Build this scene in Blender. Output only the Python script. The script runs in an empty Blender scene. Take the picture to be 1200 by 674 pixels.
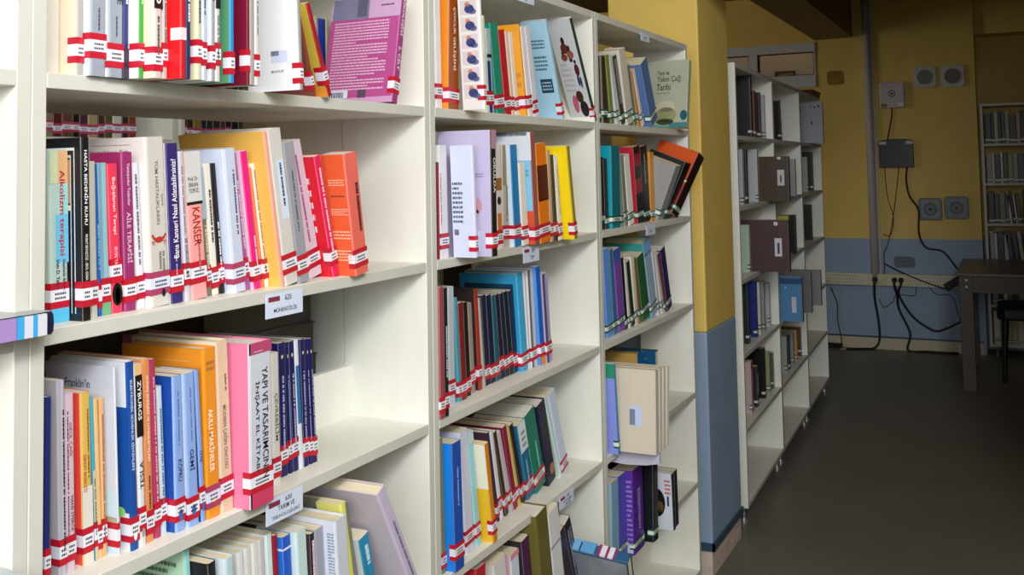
import bpy, math, random
from mathutils import Matrix, Vector, Euler
S = bpy.context.scene
C = S.collection
R = math.radians
# ------------------------------------------------------------------ camera, world, lights
cd = bpy.data.cameras.new('camera'); cam = bpy.data.objects.new('camera', cd); C.objects.link(cam)
yaw, pitch, roll = 1.11396704, 0.05717548, -0.01867411
fw = Vector((math.sin(yaw)*math.cos(pitch), math.cos(yaw)*math.cos(pitch), math.sin(pitch)))
r0 = Vector((math.cos(yaw), -math.sin(yaw), 0)); u0 = r0.cross(fw)
rt = r0*math.cos(roll) + u0*math.sin(roll); up = rt.cross(fw)
m = Matrix((rt, up, -fw)).transposed().to_4x4(); m.translation = Vector((-0.81910318, -1.01809815, 1.49515932))
cam.matrix_world = m
cd.sensor_width = 36; cd.lens = 1173.72/1200*36
cd.shift_x = (600-601.4514)/1200; cd.shift_y = (130.6526-337)/1200
cd.clip_start = .02
S.camera = cam
w = bpy.data.worlds.new('world'); S.world = w; w.use_nodes = True
w.node_tree.nodes['Background'].inputs[0].default_value = (.80, .88, 1.0, 1)
w.node_tree.nodes['Background'].inputs[1].default_value = .17
S.view_settings.view_transform = 'Standard'; S.view_settings.look = 'None'
S.view_settings.gamma = 1; S.view_settings.use_curve_mapping = False
S.view_settings.exposure = 0.0
def area(name, loc, target, sx, sy, power, col):
    l = bpy.data.lights.new(name, 'AREA'); l.shape = 'RECTANGLE'; l.size = sx; l.size_y = sy; l.energy = power; l.color = col
    o = bpy.data.objects.new(name, l); C.objects.link(o); o.location = loc
    o.rotation_euler = (Vector(target)-Vector(loc)).to_track_quat('-Z', 'Z').to_euler()
    return o
area('window_daylight', (-2.0, -1.9, 2.3), (.6, 0, 1.2), 1.2, 1.0, 42, (.98, .985, .99))
area('window_daylight_far', (-2.9, -1.0, 2.1), (2.0, 0, 1.2), 1.9, 1.5, 55, (.98, .985, .99))
area('rear_aisle_fill', (5.2, 3.6, 2.2), (7.75, .9, 2.7), 1.2, .8, 15, (1, .98, .94))  # added fill to brighten the wall above the window; source invented
area('overhead_fill', (-.9, -1.9, 2.95), (.6, .1, .8), 1.6, .6, 94, (.98, .985, .99))  # added overhead fill fitted to the shelf brightness; no opening in the ceiling

# ------------------------------------------------------------------ materials
MC = {}
def lin(c):
    o = []
    for v in c:
        v = max(0, min(255, v))/255
        o.append(v/12.92 if v <= .04045 else ((v+.055)/1.055)**2.4)
    return o
def mat(c, rough=.5, kind='plain', spec=.4):
    key = (tuple(c), rough, kind)
    if key in MC: return MC[key]
    m = bpy.data.materials.new('%s_%02x%02x%02x' % ((kind,)+tuple(int(max(0, min(255, v))) for v in c)))
    m.use_nodes = True; nt = m.node_tree; b = nt.nodes['Principled BSDF']
    L = lin(c)
    b.inputs['Base Color'].default_value = (*L, 1); b.inputs['Roughness'].default_value = rough
    b.inputs['Specular IOR Level'].default_value = spec
    def noise(scale, detail=3, vec=None, dist=0):
        n = nt.nodes.new('ShaderNodeTexNoise'); n.inputs['Scale'].default_value = scale; n.inputs['Detail'].default_value = detail
        n.inputs['Distortion'].default_value = dist
        tc = nt.nodes.new('ShaderNodeTexCoord'); mp = nt.nodes.new('ShaderNodeMapping')
        if vec: mp.inputs['Scale'].default_value = vec
        nt.links.new(tc.outputs['Object'], mp.inputs[0]); nt.links.new(mp.outputs[0], n.inputs['Vector'])
        return n
    def vary(n, lo, hi):
        r = nt.nodes.new('ShaderNodeMapRange'); r.inputs['To Min'].default_value = lo; r.inputs['To Max'].default_value = hi
        nt.links.new(n.outputs['Fac'], r.inputs['Value'])
        v = nt.nodes.new('ShaderNodeMix'); v.data_type = 'RGBA'; v.blend_type = 'MULTIPLY'; v.inputs['Factor'].default_value = 1
        v.inputs[6].default_value = (*L, 1)
        nt.links.new(r.outputs[0], v.inputs[7]); nt.links.new(v.outputs[2], b.inputs['Base Color'])
    def bump(n, s, d=.002):
        bp = nt.nodes.new('ShaderNodeBump'); bp.inputs['Strength'].default_value = s; bp.inputs['Distance'].default_value = d
        nt.links.new(n.outputs['Fac'], bp.inputs['Height']); nt.links.new(bp.outputs[0], b.inputs['Normal'])
    if kind == 'laminate':
        n = noise(30, 4, (1, 1, .25)); vary(n, .93, 1.05); bump(noise(400, 2), .06)
    elif kind == 'pages':
        n = noise(900, 1, (1, .02, .02)); vary(n, .72, 1.12)
    elif kind == 'plaster':
        n = noise(6, 5); vary(n, .88, 1.08); bump(noise(160, 3), .12)
    elif kind == 'floor':
        n = noise(2.2, 6, None, .6); vary(n, .8, 1.18); bump(noise(220, 3), .1)
    elif kind == 'marble':
        n = noise(9, 6, (1, 1, 3), 1.5); vary(n, .45, 1.5)
    elif kind == 'cover':
        n = noise(60, 2); vary(n, .96, 1.03)
    elif kind == 'metal':
        b.inputs['Metallic'].default_value = .8
    elif kind == 'wood':
        n = noise(14, 5, (1, 12, 12)); vary(n, .8, 1.15)
    MC[key] = m
    return m
LAM = mat((230, 230, 221), .42, 'laminate')
EDGE = mat((200, 200, 192), .45, 'laminate')
PAGE = mat((226, 214, 186), .8, 'pages')
PAGEW = mat((226, 222, 212), .8, 'pages')
# ------------------------------------------------------------------ mesh helpers
class MB:
    def __init__(s): s.v = []; s.f = []; s.mi = []; s.m = []
    def slot(s, m):
        if m not in s.m: s.m.append(m)
        return s.m.index(m)
    def face(s, pts, m):
        k = len(s.v); s.v += [tuple(p) for p in pts]; s.f.append(tuple(range(k, k+len(pts)))); s.mi.append(s.slot(m))
    def box(s, x0, x1, y0, y1, z0, z1, m, front=None, M=None):
        P = [(x0,y0,z0),(x1,y0,z0),(x1,y1,z0),(x0,y1,z0),(x0,y0,z1),(x1,y0,z1),(x1,y1,z1),(x0,y1,z1)]
        if M is not None: P = [tuple(M @ Vector(p)) for p in P]
        k = len(s.v); s.v += P; a = s.slot(m); fr = s.slot(front) if front else a
        for q, t in (((0,3,2,1),a),((4,5,6,7),a),((0,1,5,4),fr),((2,3,7,6),a),((1,2,6,5),a),((3,0,4,7),a)):
            s.f.append(tuple(k+i for i in q)); s.mi.append(t)
    def prism(s, poly, z0, z1, m, axis='z', sides=None):
        # poly: list of 2D points counter-clockwise; axis is the extrusion direction
        def P(a, b, c): return {'z': (a,b,c), 'y': (a,c,b), 'x': (c,a,b)}[axis]
        n = len(poly); k = len(s.v)
        s.v += [P(a, b, z0) for a, b in poly] + [P(a, b, z1) for a, b in poly]
        t = s.slot(m)
        s.f.append(tuple(k+i for i in reversed(range(n)))); s.mi.append(t)
        s.f.append(tuple(k+n+i for i in range(n))); s.mi.append(t)
        for i in range(n):
            j = (i+1) % n; s.f.append((k+i, k+j, k+n+j, k+n+i)); s.mi.append(s.slot(sides[i]) if sides else t)
    def cyl(s, p0, p1, r0, r1, m, n=16):
        p0 = Vector(p0); p1 = Vector(p1); d = (p1-p0).normalized(); a = d.orthogonal().normalized(); b = d.cross(a)
        k = len(s.v)
        for p, r in ((p0, r0), (p1, r1)):
            for i in range(n):
                t = 2*math.pi*i/n; s.v.append(tuple(p + (a*math.cos(t)+b*math.sin(t))*r))
        t = s.slot(m)
        s.f.append(tuple(k+i for i in reversed(range(n)))); s.mi.append(t); s.f.append(tuple(k+n+i for i in range(n))); s.mi.append(t)
        for i in range(n):
            j = (i+1) % n; s.f.append((k+i, k+j, k+n+j, k+n+i)); s.mi.append(t)
    def tube(s, pts, r, m, n=8):
        pts = [Vector(p) for p in pts]; k = len(s.v); t = s.slot(m); ref = None
        for i, p in enumerate(pts):
            d = (pts[min(i+1, len(pts)-1)]-pts[max(i-1, 0)]).normalized()
            if ref is None: ref = d.orthogonal().normalized()
            ref = (ref - d*ref.dot(d)).normalized(); b = d.cross(ref)
            for j in range(n):
                a = 2*math.pi*j/n; s.v.append(tuple(p+(ref*math.cos(a)+b*math.sin(a))*r))
        for i in range(len(pts)-1):
            for j in range(n):
                q = (j+1) % n; s.f.append((k+i*n+j, k+i*n+q, k+(i+1)*n+q, k+(i+1)*n+j)); s.mi.append(t)
        s.f.append(tuple(k+j for j in reversed(range(n)))); s.mi.append(t)
        s.f.append(tuple(k+(len(pts)-1)*n+j for j in range(n))); s.mi.append(t)
    def add_mesh(s, me, M, m):
        k = len(s.v); s.v += [tuple(M @ v.co) for v in me.vertices]; t = s.slot(m)
        for p in me.polygons: s.f.append(tuple(k+i for i in p.vertices)); s.mi.append(t)
    def build(s, name, parent=None, loc=None, rot=None, bevel=0, smooth=False):
        me = bpy.data.meshes.new(name); me.from_pydata(s.v, [], s.f)
        for m in s.m: me.materials.append(m)
        me.polygons.foreach_set('material_index', s.mi)
        if smooth: me.polygons.foreach_set('use_smooth', [True]*len(s.f))
        me.update()
        o = bpy.data.objects.new(name, me); C.objects.link(o)
        if parent: o.parent = parent
        if loc: o.location = loc
        if rot: o.rotation_euler = rot
        if bevel:
            b = o.modifiers.new('bevel', 'BEVEL'); b.width = bevel; b.segments = 2; b.limit_method = 'ANGLE'; b.angle_limit = R(40)
        return o
def empty(name, loc, rz=0):
    o = bpy.data.objects.new(name, None); C.objects.link(o); o.location = loc; o.rotation_euler = (0, 0, rz); o.empty_display_size = .05
    return o
def tag(o, label, cat, group=None):
    o['label'] = label; o['category'] = cat
    if group: o['group'] = group
    return o
def struct(o): o['kind'] = 'structure'; return o
def curve(pts, n=8):
    P = [Vector(p) for p in pts]; out = []
    for i in range(len(P)-1):
        a = P[max(i-1, 0)]; b = P[i]; c = P[i+1]; d = P[min(i+2, len(P)-1)]
        for k in range(n):
            t = k/n
            out.append(.5*((2*b)+(c-a)*t+(2*a-5*b+4*c-d)*t*t+(3*b-a-3*c+d)*t**3))
    out.append(P[-1]); return out
TXT = {}
def text_mesh(s):
    if s in TXT: return TXT[s]
    c = bpy.data.curves.new('lettering', 'FONT'); c.body = s; c.size = 1; c.align_x = 'CENTER'; c.resolution_u = 2; c.offset = .012
    o = bpy.data.objects.new('lettering', c)
    me = bpy.data.meshes.new_from_object(o)
    xs = [v.co.x for v in me.vertices]; ys = [v.co.y for v in me.vertices]
    bb = (min(xs), max(xs), min(ys), max(ys))
    bpy.data.objects.remove(o); TXT[s] = (me, bb); return TXT[s]
def put_text(mb, s, org, ax, ay, wid, hei, m):
    # fit the text box into wid x hei, org is its lower-left corner, ax / ay unit vectors
    me, (x0, x1, y0, y1) = text_mesh(s)
    ax = Vector(ax); ay = Vector(ay); n = ax.cross(ay)
    sx = wid/(x1-x0); sy = hei/(y1-y0)
    # keep letters from stretching beyond 1.6:1
    if sy > sx*1.7: ny = sx*1.7; org = Vector(org)+ay*(hei-ny*(y1-y0))/2; sy = ny
    if sx > sy*1.5: nx = sy*1.5; org = Vector(org)+ax*(wid-nx*(x1-x0))/2; sx = nx
    M = Matrix.Identity(4)
    for i in range(3):
        M[i][0] = ax[i]*sx; M[i][1] = ay[i]*sy; M[i][2] = n[i]; M[i][3] = org[i]-ax[i]*sx*x0-ay[i]*sy*y0
    mb.add_mesh(me, M, m)

# ------------------------------------------------------------------ setting
YEL = mat((226, 195, 104), .55, 'plaster'); GREY = mat((142, 164, 190), .5, 'plaster')
CEIL = mat((206, 190, 140), .8, 'plaster')
XW = 7.75
m_ = MB(); m_.box(-6, 9, -5, 4.2, -.1, 0, mat((110, 106, 98), .42, 'floor')); struct(m_.build('floor'))
m_ = MB(); m_.box(-6, 9, -5, 4.2, 3.1, 3.2, CEIL); struct(m_.build('ceiling'))
# far wall (x = 7.75) with a high window, a recess at the right for the bookcase
m_ = MB()
WB = .88
def wallx(mb, x, y0, y1, z0, z1, dx=.15):
    for a, b, mm in ((0, WB, GREY), (WB, 3.1, YEL)):
        lo = max(a, z0); hi = min(b, z1)
        if hi > lo: mb.box(x, x+dx, y0, y1, lo, hi, mm)
wy0, wy1, wz0, wz1 = .38, 1.75, 2.13, 2.50
wallx(m_, XW, -.80, wy0, 0, 3.1); wallx(m_, XW, wy1, 4.2, 0, 3.1); wallx(m_, XW, wy0, wy1, 0, wz0); wallx(m_, XW, wy0, wy1, wz1, 3.1)
wallx(m_, XW+.30, -5, -.80, 0, 3.1); m_.box(XW, XW+.45, -.82, -.80, 0, WB, GREY); m_.box(XW, XW+.45, -.82, -.80, WB, 3.1, YEL)
struct(m_.build('wall_far'))
m_ = MB(); m_.box(-6, 9, 4.05, 4.2, 0, 3.1, YEL); struct(m_.build('wall_rear_aisle'))
m_ = MB(); m_.box(2.83, 3.4, -5, -1.30, 0, 3.1, YEL); m_.box(3.4, 9, -5, -4.9, 0, 3.1, YEL); struct(m_.build('wall_front_blocker'))  # unseen stub and side wall, added to keep daylight off the far end
m_ = MB(); m_.box(-1.7, -1.6, .42, 4.2, 0, 3.1, YEL); struct(m_.build('wall_left_blocker'))  # unseen wall, added to block light from entering the rear aisle
m_ = MB(); wallx(m_, 2.83, 0.0, .357, .10, 3.1, .44); struct(m_.build('trim_pillar', bevel=.006))
m_ = MB(); m_.box(2.835, 3.265, .004, .35, 0, .10, mat((206, 186, 172), .7, 'marble')); struct(m_.build('trim_pillar_foot'))
m_ = MB()
TEAL = mat((52, 78, 96), .4)
m_.box(2.822, 3.272, -.008, .0, .095, .122, TEAL); m_.box(2.822, 2.83, -.008, .357, .095, .122, TEAL)
struct(m_.build('baseboard_pillar'))
m_ = MB(); m_.box(XW-.012, XW, -.80, 4.05, 0, .09, mat((196, 186, 160), .5)); m_.box(XW-.014, XW, -.80, 4.05, .09, .102, TEAL)
struct(m_.build('baseboard_far'))
# ceiling beam, plus two unseen cross-beam boxes added to block light
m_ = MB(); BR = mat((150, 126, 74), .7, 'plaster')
m_.box(4.2, XW, .08, .385, 2.52, 3.1, BR); m_.box(2.836, 3.264, -4.9, .0, 2.17, 3.09, BR); m_.box(2.836, 3.264, .357, 4.04, 2.17, 3.09, BR); struct(m_.build('trim_beam_and_blocker'))
m_ = MB(); m_.box(XW+.05, XW+.30, -5, -.82, 2.48, 3.1, YEL); struct(m_.build('trim_lintel'))
# window frame in the far wall
m_ = MB(); WF = mat((206, 206, 214), .4); GL = mat((204, 190, 176), .4, 'plaster')
fx0, fx1 = XW+.0, XW+.06
m_.box(fx0-.02, fx1, wy0, wy1, wz1-.075, wz1, WF); m_.box(fx0-.02, fx1, wy0, wy1, wz0, wz0+.10, WF)
for y in (wy0, .86, 1.32, wy1-.03): m_.box(fx0-.015, fx1, y, y+(.012 if y == wy0 else .07), wz0, wz1, WF)
wf = struct(m_.build('window_1'))
m_ = MB(); DK = mat((96, 56, 36), .5)
for a, b in ((wy0+.012, .86), (.93, 1.32), (1.39, wy1-.03)):
    for q in ((a, b, wz1-.083, wz1-.075), (a, b, wz0+.10, wz0+.106), (a, a+.008, wz0+.10, wz1-.075), (b-.014, b, wz0+.10, wz1-.075)):
        m_.box(fx0+.0, fx0+.03, q[0], q[1], q[2], q[3], DK)
m_.build('window_frame', wf)
m_ = MB(); m_.box(XW+.62, XW+.66, .2, 2.1, 1.8, 3.0, GL)
struct(m_.build('wall_beyond_window'))
ow = struct(MB().build('window_2')) if False else None
m_ = MB()
for q in ((.66, .84, 2.315, 2.33), (.66, .675, 2.2, 2.33), (.825, .84, 2.2, 2.33)): m_.box(XW+.60, XW+.62, *q, DK)
struct(m_.build('window_2'))
gm = bpy.data.materials.new('window_glass'); gm.use_nodes = True
g_ = gm.node_tree.nodes['Principled BSDF']; g_.inputs['Transmission Weight'].default_value = 1; g_.inputs['Roughness'].default_value = .02; g_.inputs['IOR'].default_value = 1.1
m_ = MB(); m_.box(XW+.035, XW+.039, wy0+.012, wy1-.03, wz0+.10, wz1-.075, gm); m_.build('window_pane', wf)
area('corridor_daylight', (XW+.42, 1.0, 2.95), (XW+.6, 1.0, 2.2), .3, 1.4, 1.6, (1, .95, .85))
# ------------------------------------------------------------------ bookcases
ZS = [1.6199, 1.3169, 1.0083, .6991, .3896, .09]
PW, PT, ST = .8586, .0207, .0188
def bookcase(name, label, ox, oy, rz, depth=.1965, group=None, rails=(2, 5), zs=ZS, feet=True, off=None, back=False):
    
    t = empty(name, (ox, oy, 0), rz); tag(t, label, 'bookcase', group)
    for i, x in enumerate((-PT, PW)):
        mb = MB(); mb.box(x+.0004, x+PT-.0004, 0, depth, .07, 1.9296, LAM, EDGE); mb.build('side_panel', t, bevel=.0012)
    mb = MB(); mb.box(0, PW, 0, depth, 1.9096, 1.9296, LAM, EDGE); mb.build('top_board', t, bevel=.001)
    for k, z in enumerate(zs):
        dz = off[k] if off else 0
        mb = MB(); mb.box(0, PW, .0, depth-.001, z-ST+dz, z+dz, LAM, EDGE); mb.build('shelf', t, bevel=.001)
    if back:
        mb = MB(); mb.box(0, PW, depth-.006, depth, .09, 1.9, mat((120, 100, 74), .6, 'laminate')); mb.build('dark_back_sheet', t)  # brown sheet added so the gaps through the shelves look dark
        depth -= .0062
    for k in rails:
        mb = MB(); mb.box(0, PW, depth-.016, depth-.001, zs[k]+(off[k] if off else 0), zs[k]+.10, LAM); mb.build('back_rail', t)
    if feet:
        for x in (.03, PW-.03):
            for y in (.03, depth-.03):
                mb = MB(); mb.cyl((x, y, .0), (x, y, .012), .018, .018, mat((190, 190, 185), .3, 'metal')); mb.cyl((x, y, .01), (x, y, .075), .006, .006, mat((190, 190, 185), .3, 'metal')); mb.build('foot', t)
    return t
OFA = [.004, .0, 0, 0, 0, 0]
bookcase('bookcase', 'cream bookcase at left edge, only its right panel showing', -.9, 0, 0)
bookcase('bookcase', 'nearest cream bookcase, packed with red-banded books', 0, 0, 0)
bookcase('bookcase', 'second cream bookcase, between the nearest one and the third', .9, 0, 0)
bookcase('bookcase', 'third cream bookcase, standing beside the yellow pillar', 1.8, 0, 0)
bookcase('bookcase', 'rear bookcase back to back with the nearest one', 0, .1975, 0, rails=())
bookcase('bookcase', 'rear bookcase back to back with the second one', .9, .1975, 0, rails=())
FRM = {'W': ((0, 0), 0.0), 'R': ((3.42, .005), R(1.9)), 'E': ((7.72, -.862), R(-90))}
def fpt(fr, x, y, z):
    (ox, oy), a = FRM[fr]; c, s = math.cos(a), math.sin(a)
    return Vector((ox+c*x-s*y, oy+s*x+c*y, z))
for i, lb in enumerate(('first cream bookcase beyond the pillar, holding folders', 'middle cream bookcase beyond the pillar', 'last cream bookcase beyond the pillar, nearest far wall')):
    p = fpt('R', i*.9, 0, 0); bookcase('bookcase', lb, p.x, p.y, FRM['R'][1], rails=())
p = fpt('E', 0, 0, 0); bookcase('bookcase', 'white bookcase of dim books against the far wall', p.x, p.y, R(-90), depth=.28, rails=())
p = fpt('E', .9, 0, 0); bookcase('bookcase', 'white bookcase beyond right picture edge at far wall', p.x, p.y, R(-90), depth=.28, rails=())
for i, x in enumerate((-.05, .94, 1.86, 2.76, 3.66, 4.56, 5.46)):
    bookcase('bookcase', 'dim rear-aisle bookcase glimpsed through the shelves, %s in its row' % ('first', 'second', 'third', 'fourth', 'fifth', 'sixth', 'last')[i], x, 1.6, 0, rails=(), feet=True, back=True)

# ------------------------------------------------------------------ books
RED = (186, 24, 50); INK = (40, 44, 60)
STK = {'r': ((184, 24, 48), (226, 228, 238)), 'g': ((24, 84, 66), (222, 232, 226)), 'k': ((26, 34, 32), (200, 204, 202)), 'p': ((164, 60, 96), (214, 218, 238)), 'h': ((200, 20, 50), (226, 228, 238)), 'w': ((226, 206, 220), (226, 206, 220))}
rnd = random.Random(3)
def book(fr, X, Y, Z, t, h, d, th, sc, cc, label, group, o):
    p = fpt(fr, X, Y, Z); root = empty('book', p); root.rotation_euler = (o.get('tilt', 0), -th, FRM[fr][1])
    tag(root, label, 'folder' if 'folder' in label or 'box file' in label else 'book', group)
    hb = o.get('hb'); ct = min(.0024 if hb else .0008, t*.2); ins = .003 if hb else .0006
    sm, cm = mat(sc, .38, 'cover'), mat(cc, .38, 'cover')
    # cover: a U-shaped wrap (left board, rounded spine, right board)
    mb = MB(); rr = min(t*.32, .004)
    arc = [(rr*(1-math.sin(a)), rr*(1-math.cos(a))) for a in (0, R(22), R(45), R(68), R(90))]   # corner rounding
    outer = [(0, d)] + [(x, y) for x, y in [(rr*(1-math.cos(a)), rr*(1-math.sin(a))) for a in (0, R(22), R(45), R(68), R(90))]]
    outer += [(t-rr*(1-math.cos(a)), rr*(1-math.sin(a))) for a in (R(90), R(68), R(45), R(22), 0)] + [(t, d)]
    inner = [(t-ct, d), (t-ct, rr+ct*.5), (t-max(rr, ct), ct), (max(rr, ct), ct), (ct, rr+ct*.5), (ct, d)]
    poly = outer+inner
    sides = [cm] + [cm, sm, sm, sm] + [sm] + [sm, sm, sm, cm] + [cm] + [cm]*7
    n = len(poly); k = len(mb.v)
    mb.v += [(a, b, 0) for a, b in poly]+[(a, b, h) for a, b in poly]
    for i in range(n):
        j = (i+1) % n; mb.f.append((k+i, k+j, k+n+j, k+n+i)); mb.mi.append(mb.slot(sides[i] if i < len(sides) else cm))
    no = len(outer)
    # end caps of the U: quads between the outer and inner outline
    pair = [(0, n-1), (1, n-2), (4, n-3), (no-5, no+2), (no-2, no+1), (no-1, no)]
    for (a, b), (c, e) in zip(pair[:-1], pair[1:]):
        seg = list(range(a, c+1))
        bot = seg + [e, b]
        mb.f.append(tuple(k+q for q in reversed(bot))); mb.mi.append(mb.slot(cm))
        mb.f.append(tuple(k+n+q for q in bot)); mb.mi.append(mb.slot(cm))
    fl = max(t-2*rr*.6, t*.6); f0 = (t-fl)/2; e = .00035
    def FP(face, u, v, lift=1):
        if face == 'S': return Vector((t*u if 0 <= u <= 1 else t*max(0, min(1, u)), -e*lift, h*v))
        return Vector((-e*lift, d*(1-u), h*v))
    for q in o.get('S', ()): patch(mb, FP, 'S', q, t, d, h)
    for q in o.get('L', ()): patch(mb, FP, 'L', q, t, d, h)
    for (face, u0, v0, u1, v1, s, mode, col) in o.get('T', ()):
        W_ = (t if face == 'S' else d)*(u1-u0); H_ = h*(v1-v0); m = mat(col, .5)
        X1 = Vector((1, 0, 0)) if face == 'S' else Vector((0, -1, 0)); Z1 = Vector((0, 0, 1))
        if mode == 'd': put_text(mb, s, FP(face, u0, v1, 2), -Z1, X1, H_, W_, m)
        elif mode == 'u': put_text(mb, s, FP(face, u1, v0, 2), Z1, -X1, H_, W_, m)
        else: put_text(mb, s, FP(face, u0, v0, 2), X1, Z1, W_, H_, m)
    mb.build('cover', root)
    pb = MB(); pb.box(ct+.0002, t-ct-.0002, ct+.0004, d-(.004 if hb else .0008), ins, h-ins, PAGE if (sum(cc) % 3) else PAGEW)
    pb.build('page_block', root)
    st = o.get('st')
    if st:
        band, wh = STK[st]; bm_, wm = mat(band, .35), mat(wh, .35)
        sb = MB(); z0 = (.009+rnd.random()*.014); q = .0005
        if st == 'h': z0 = .045
        if st in 'rph': hs = (.0085, .0145, .0085)
        elif st == 'w': hs = (.001, .014, .001); z0 = .05
        else: hs = (.005, .011, .005)
        z0 = min(z0, h*.2); wrap = min(.012+rnd.random()*.006, d*.3); z = z0
        for i, hh in enumerate(hs):
            mm = wm if i == 1 else bm_
            sb.box(-q, t+q*.4, -q, 0.0, z, z+hh, mm); sb.box(-q, 0, 0.0, wrap, z, z+hh, mm)
            z += hh
        zz = z0+hs[0]
        if st in 'rphg' and t > .006:
            for ln in (.62, .25):
                x = t*.22
                while x < t*.8:
                    wd = .0012+rnd.random()*.0012; sb.box(x, min(x+wd, t*.85), -q-.0002, -q, zz+hs[1]*ln-.001, zz+hs[1]*ln+.0016, mat(INK, .6)); x += wd+.0008
        sb.build('call_number_label', root)
    return root
def patch(mb, FP, face, q, t, d, h):
    k = q[0]
    if k == 'r':
        _, u0, v0, u1, v1, c = q
        mb.face([FP(face, u0, v0), FP(face, u1, v0), FP(face, u1, v1), FP(face, u0, v1)], mat(c, .38, 'cover'))
    elif k == 'o':
        _, u0, v0, u1, v1, c = q; cu, cv, ru, rv = (u0+u1)/2, (v0+v1)/2, (u1-u0)/2, (v1-v0)/2
        mb.face([FP(face, cu+ru*math.cos(a*math.pi/8), cv+rv*math.sin(a*math.pi/8), 1.6) for a in range(16)], mat(c, .38, 'cover'))
    elif k == 'ring':
        _, u0, v0, u1, v1, c = q; cu, cv, ru, rv = (u0+u1)/2, (v0+v1)/2, (u1-u0)/2, (v1-v0)/2
        for a in range(16):
            A, B = a*math.pi/8, (a+1)*math.pi/8
            mb.face([FP(face, cu+ru*s_*math.cos(x), cv+rv*s_*math.sin(x), 1.8) for x, s_ in ((A, 1), (B, 1), (B, .6), (A, .6))], mat(c, .4))
    elif k == 'bar':
        _, u0, v0, u1, v1, c = q; u = u0
        while u < u1:
            w_ = (u1-u0)*(.02+rnd.random()*.05)
            mb.face([FP(face, u, v0, 2), FP(face, min(u+w_, u1), v0, 2), FP(face, min(u+w_, u1), v1, 2), FP(face, u, v1, 2)], mat(c, .5)); u += w_*1.7
    elif k == '~':
        _, u0, v0, u1, v1, c, n, mode = q; m = mat(c, .5)
        for i in range(n):
            if mode == 'h':
                va = v1-(v1-v0)*(i+.25)/n; vb = v1-(v1-v0)*(i+.75)/n; u = u0; end = u1 if rnd.random() > .2 else u0+(u1-u0)*(.4+.5*rnd.random())
                while u < end:
                    w_ = .002+rnd.random()*.006; W = (d if face == 'L' else t)
                    uu = min(u+w_/W, end); mb.face([FP(face, u, vb, 2), FP(face, uu, vb, 2), FP(face, uu, va, 2), FP(face, u, va, 2)], m); u = uu+.0012/W
            else:
                ua = u0+(u1-u0)*(i+.2)/n; ub = u0+(u1-u0)*(i+.8)/n; v = v1
                while v > v0:
                    l = (.0015+rnd.random()*.0035)/h; vv = max(v-l, v0)
                    mb.face([FP(face, ua, vv, 2), FP(face, ub, vv, 2), FP(face, ub, v, 2), FP(face, ua, v, 2)], m)
                    v = vv-(.0008 if rnd.random() > .18 else .003)/h
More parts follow.
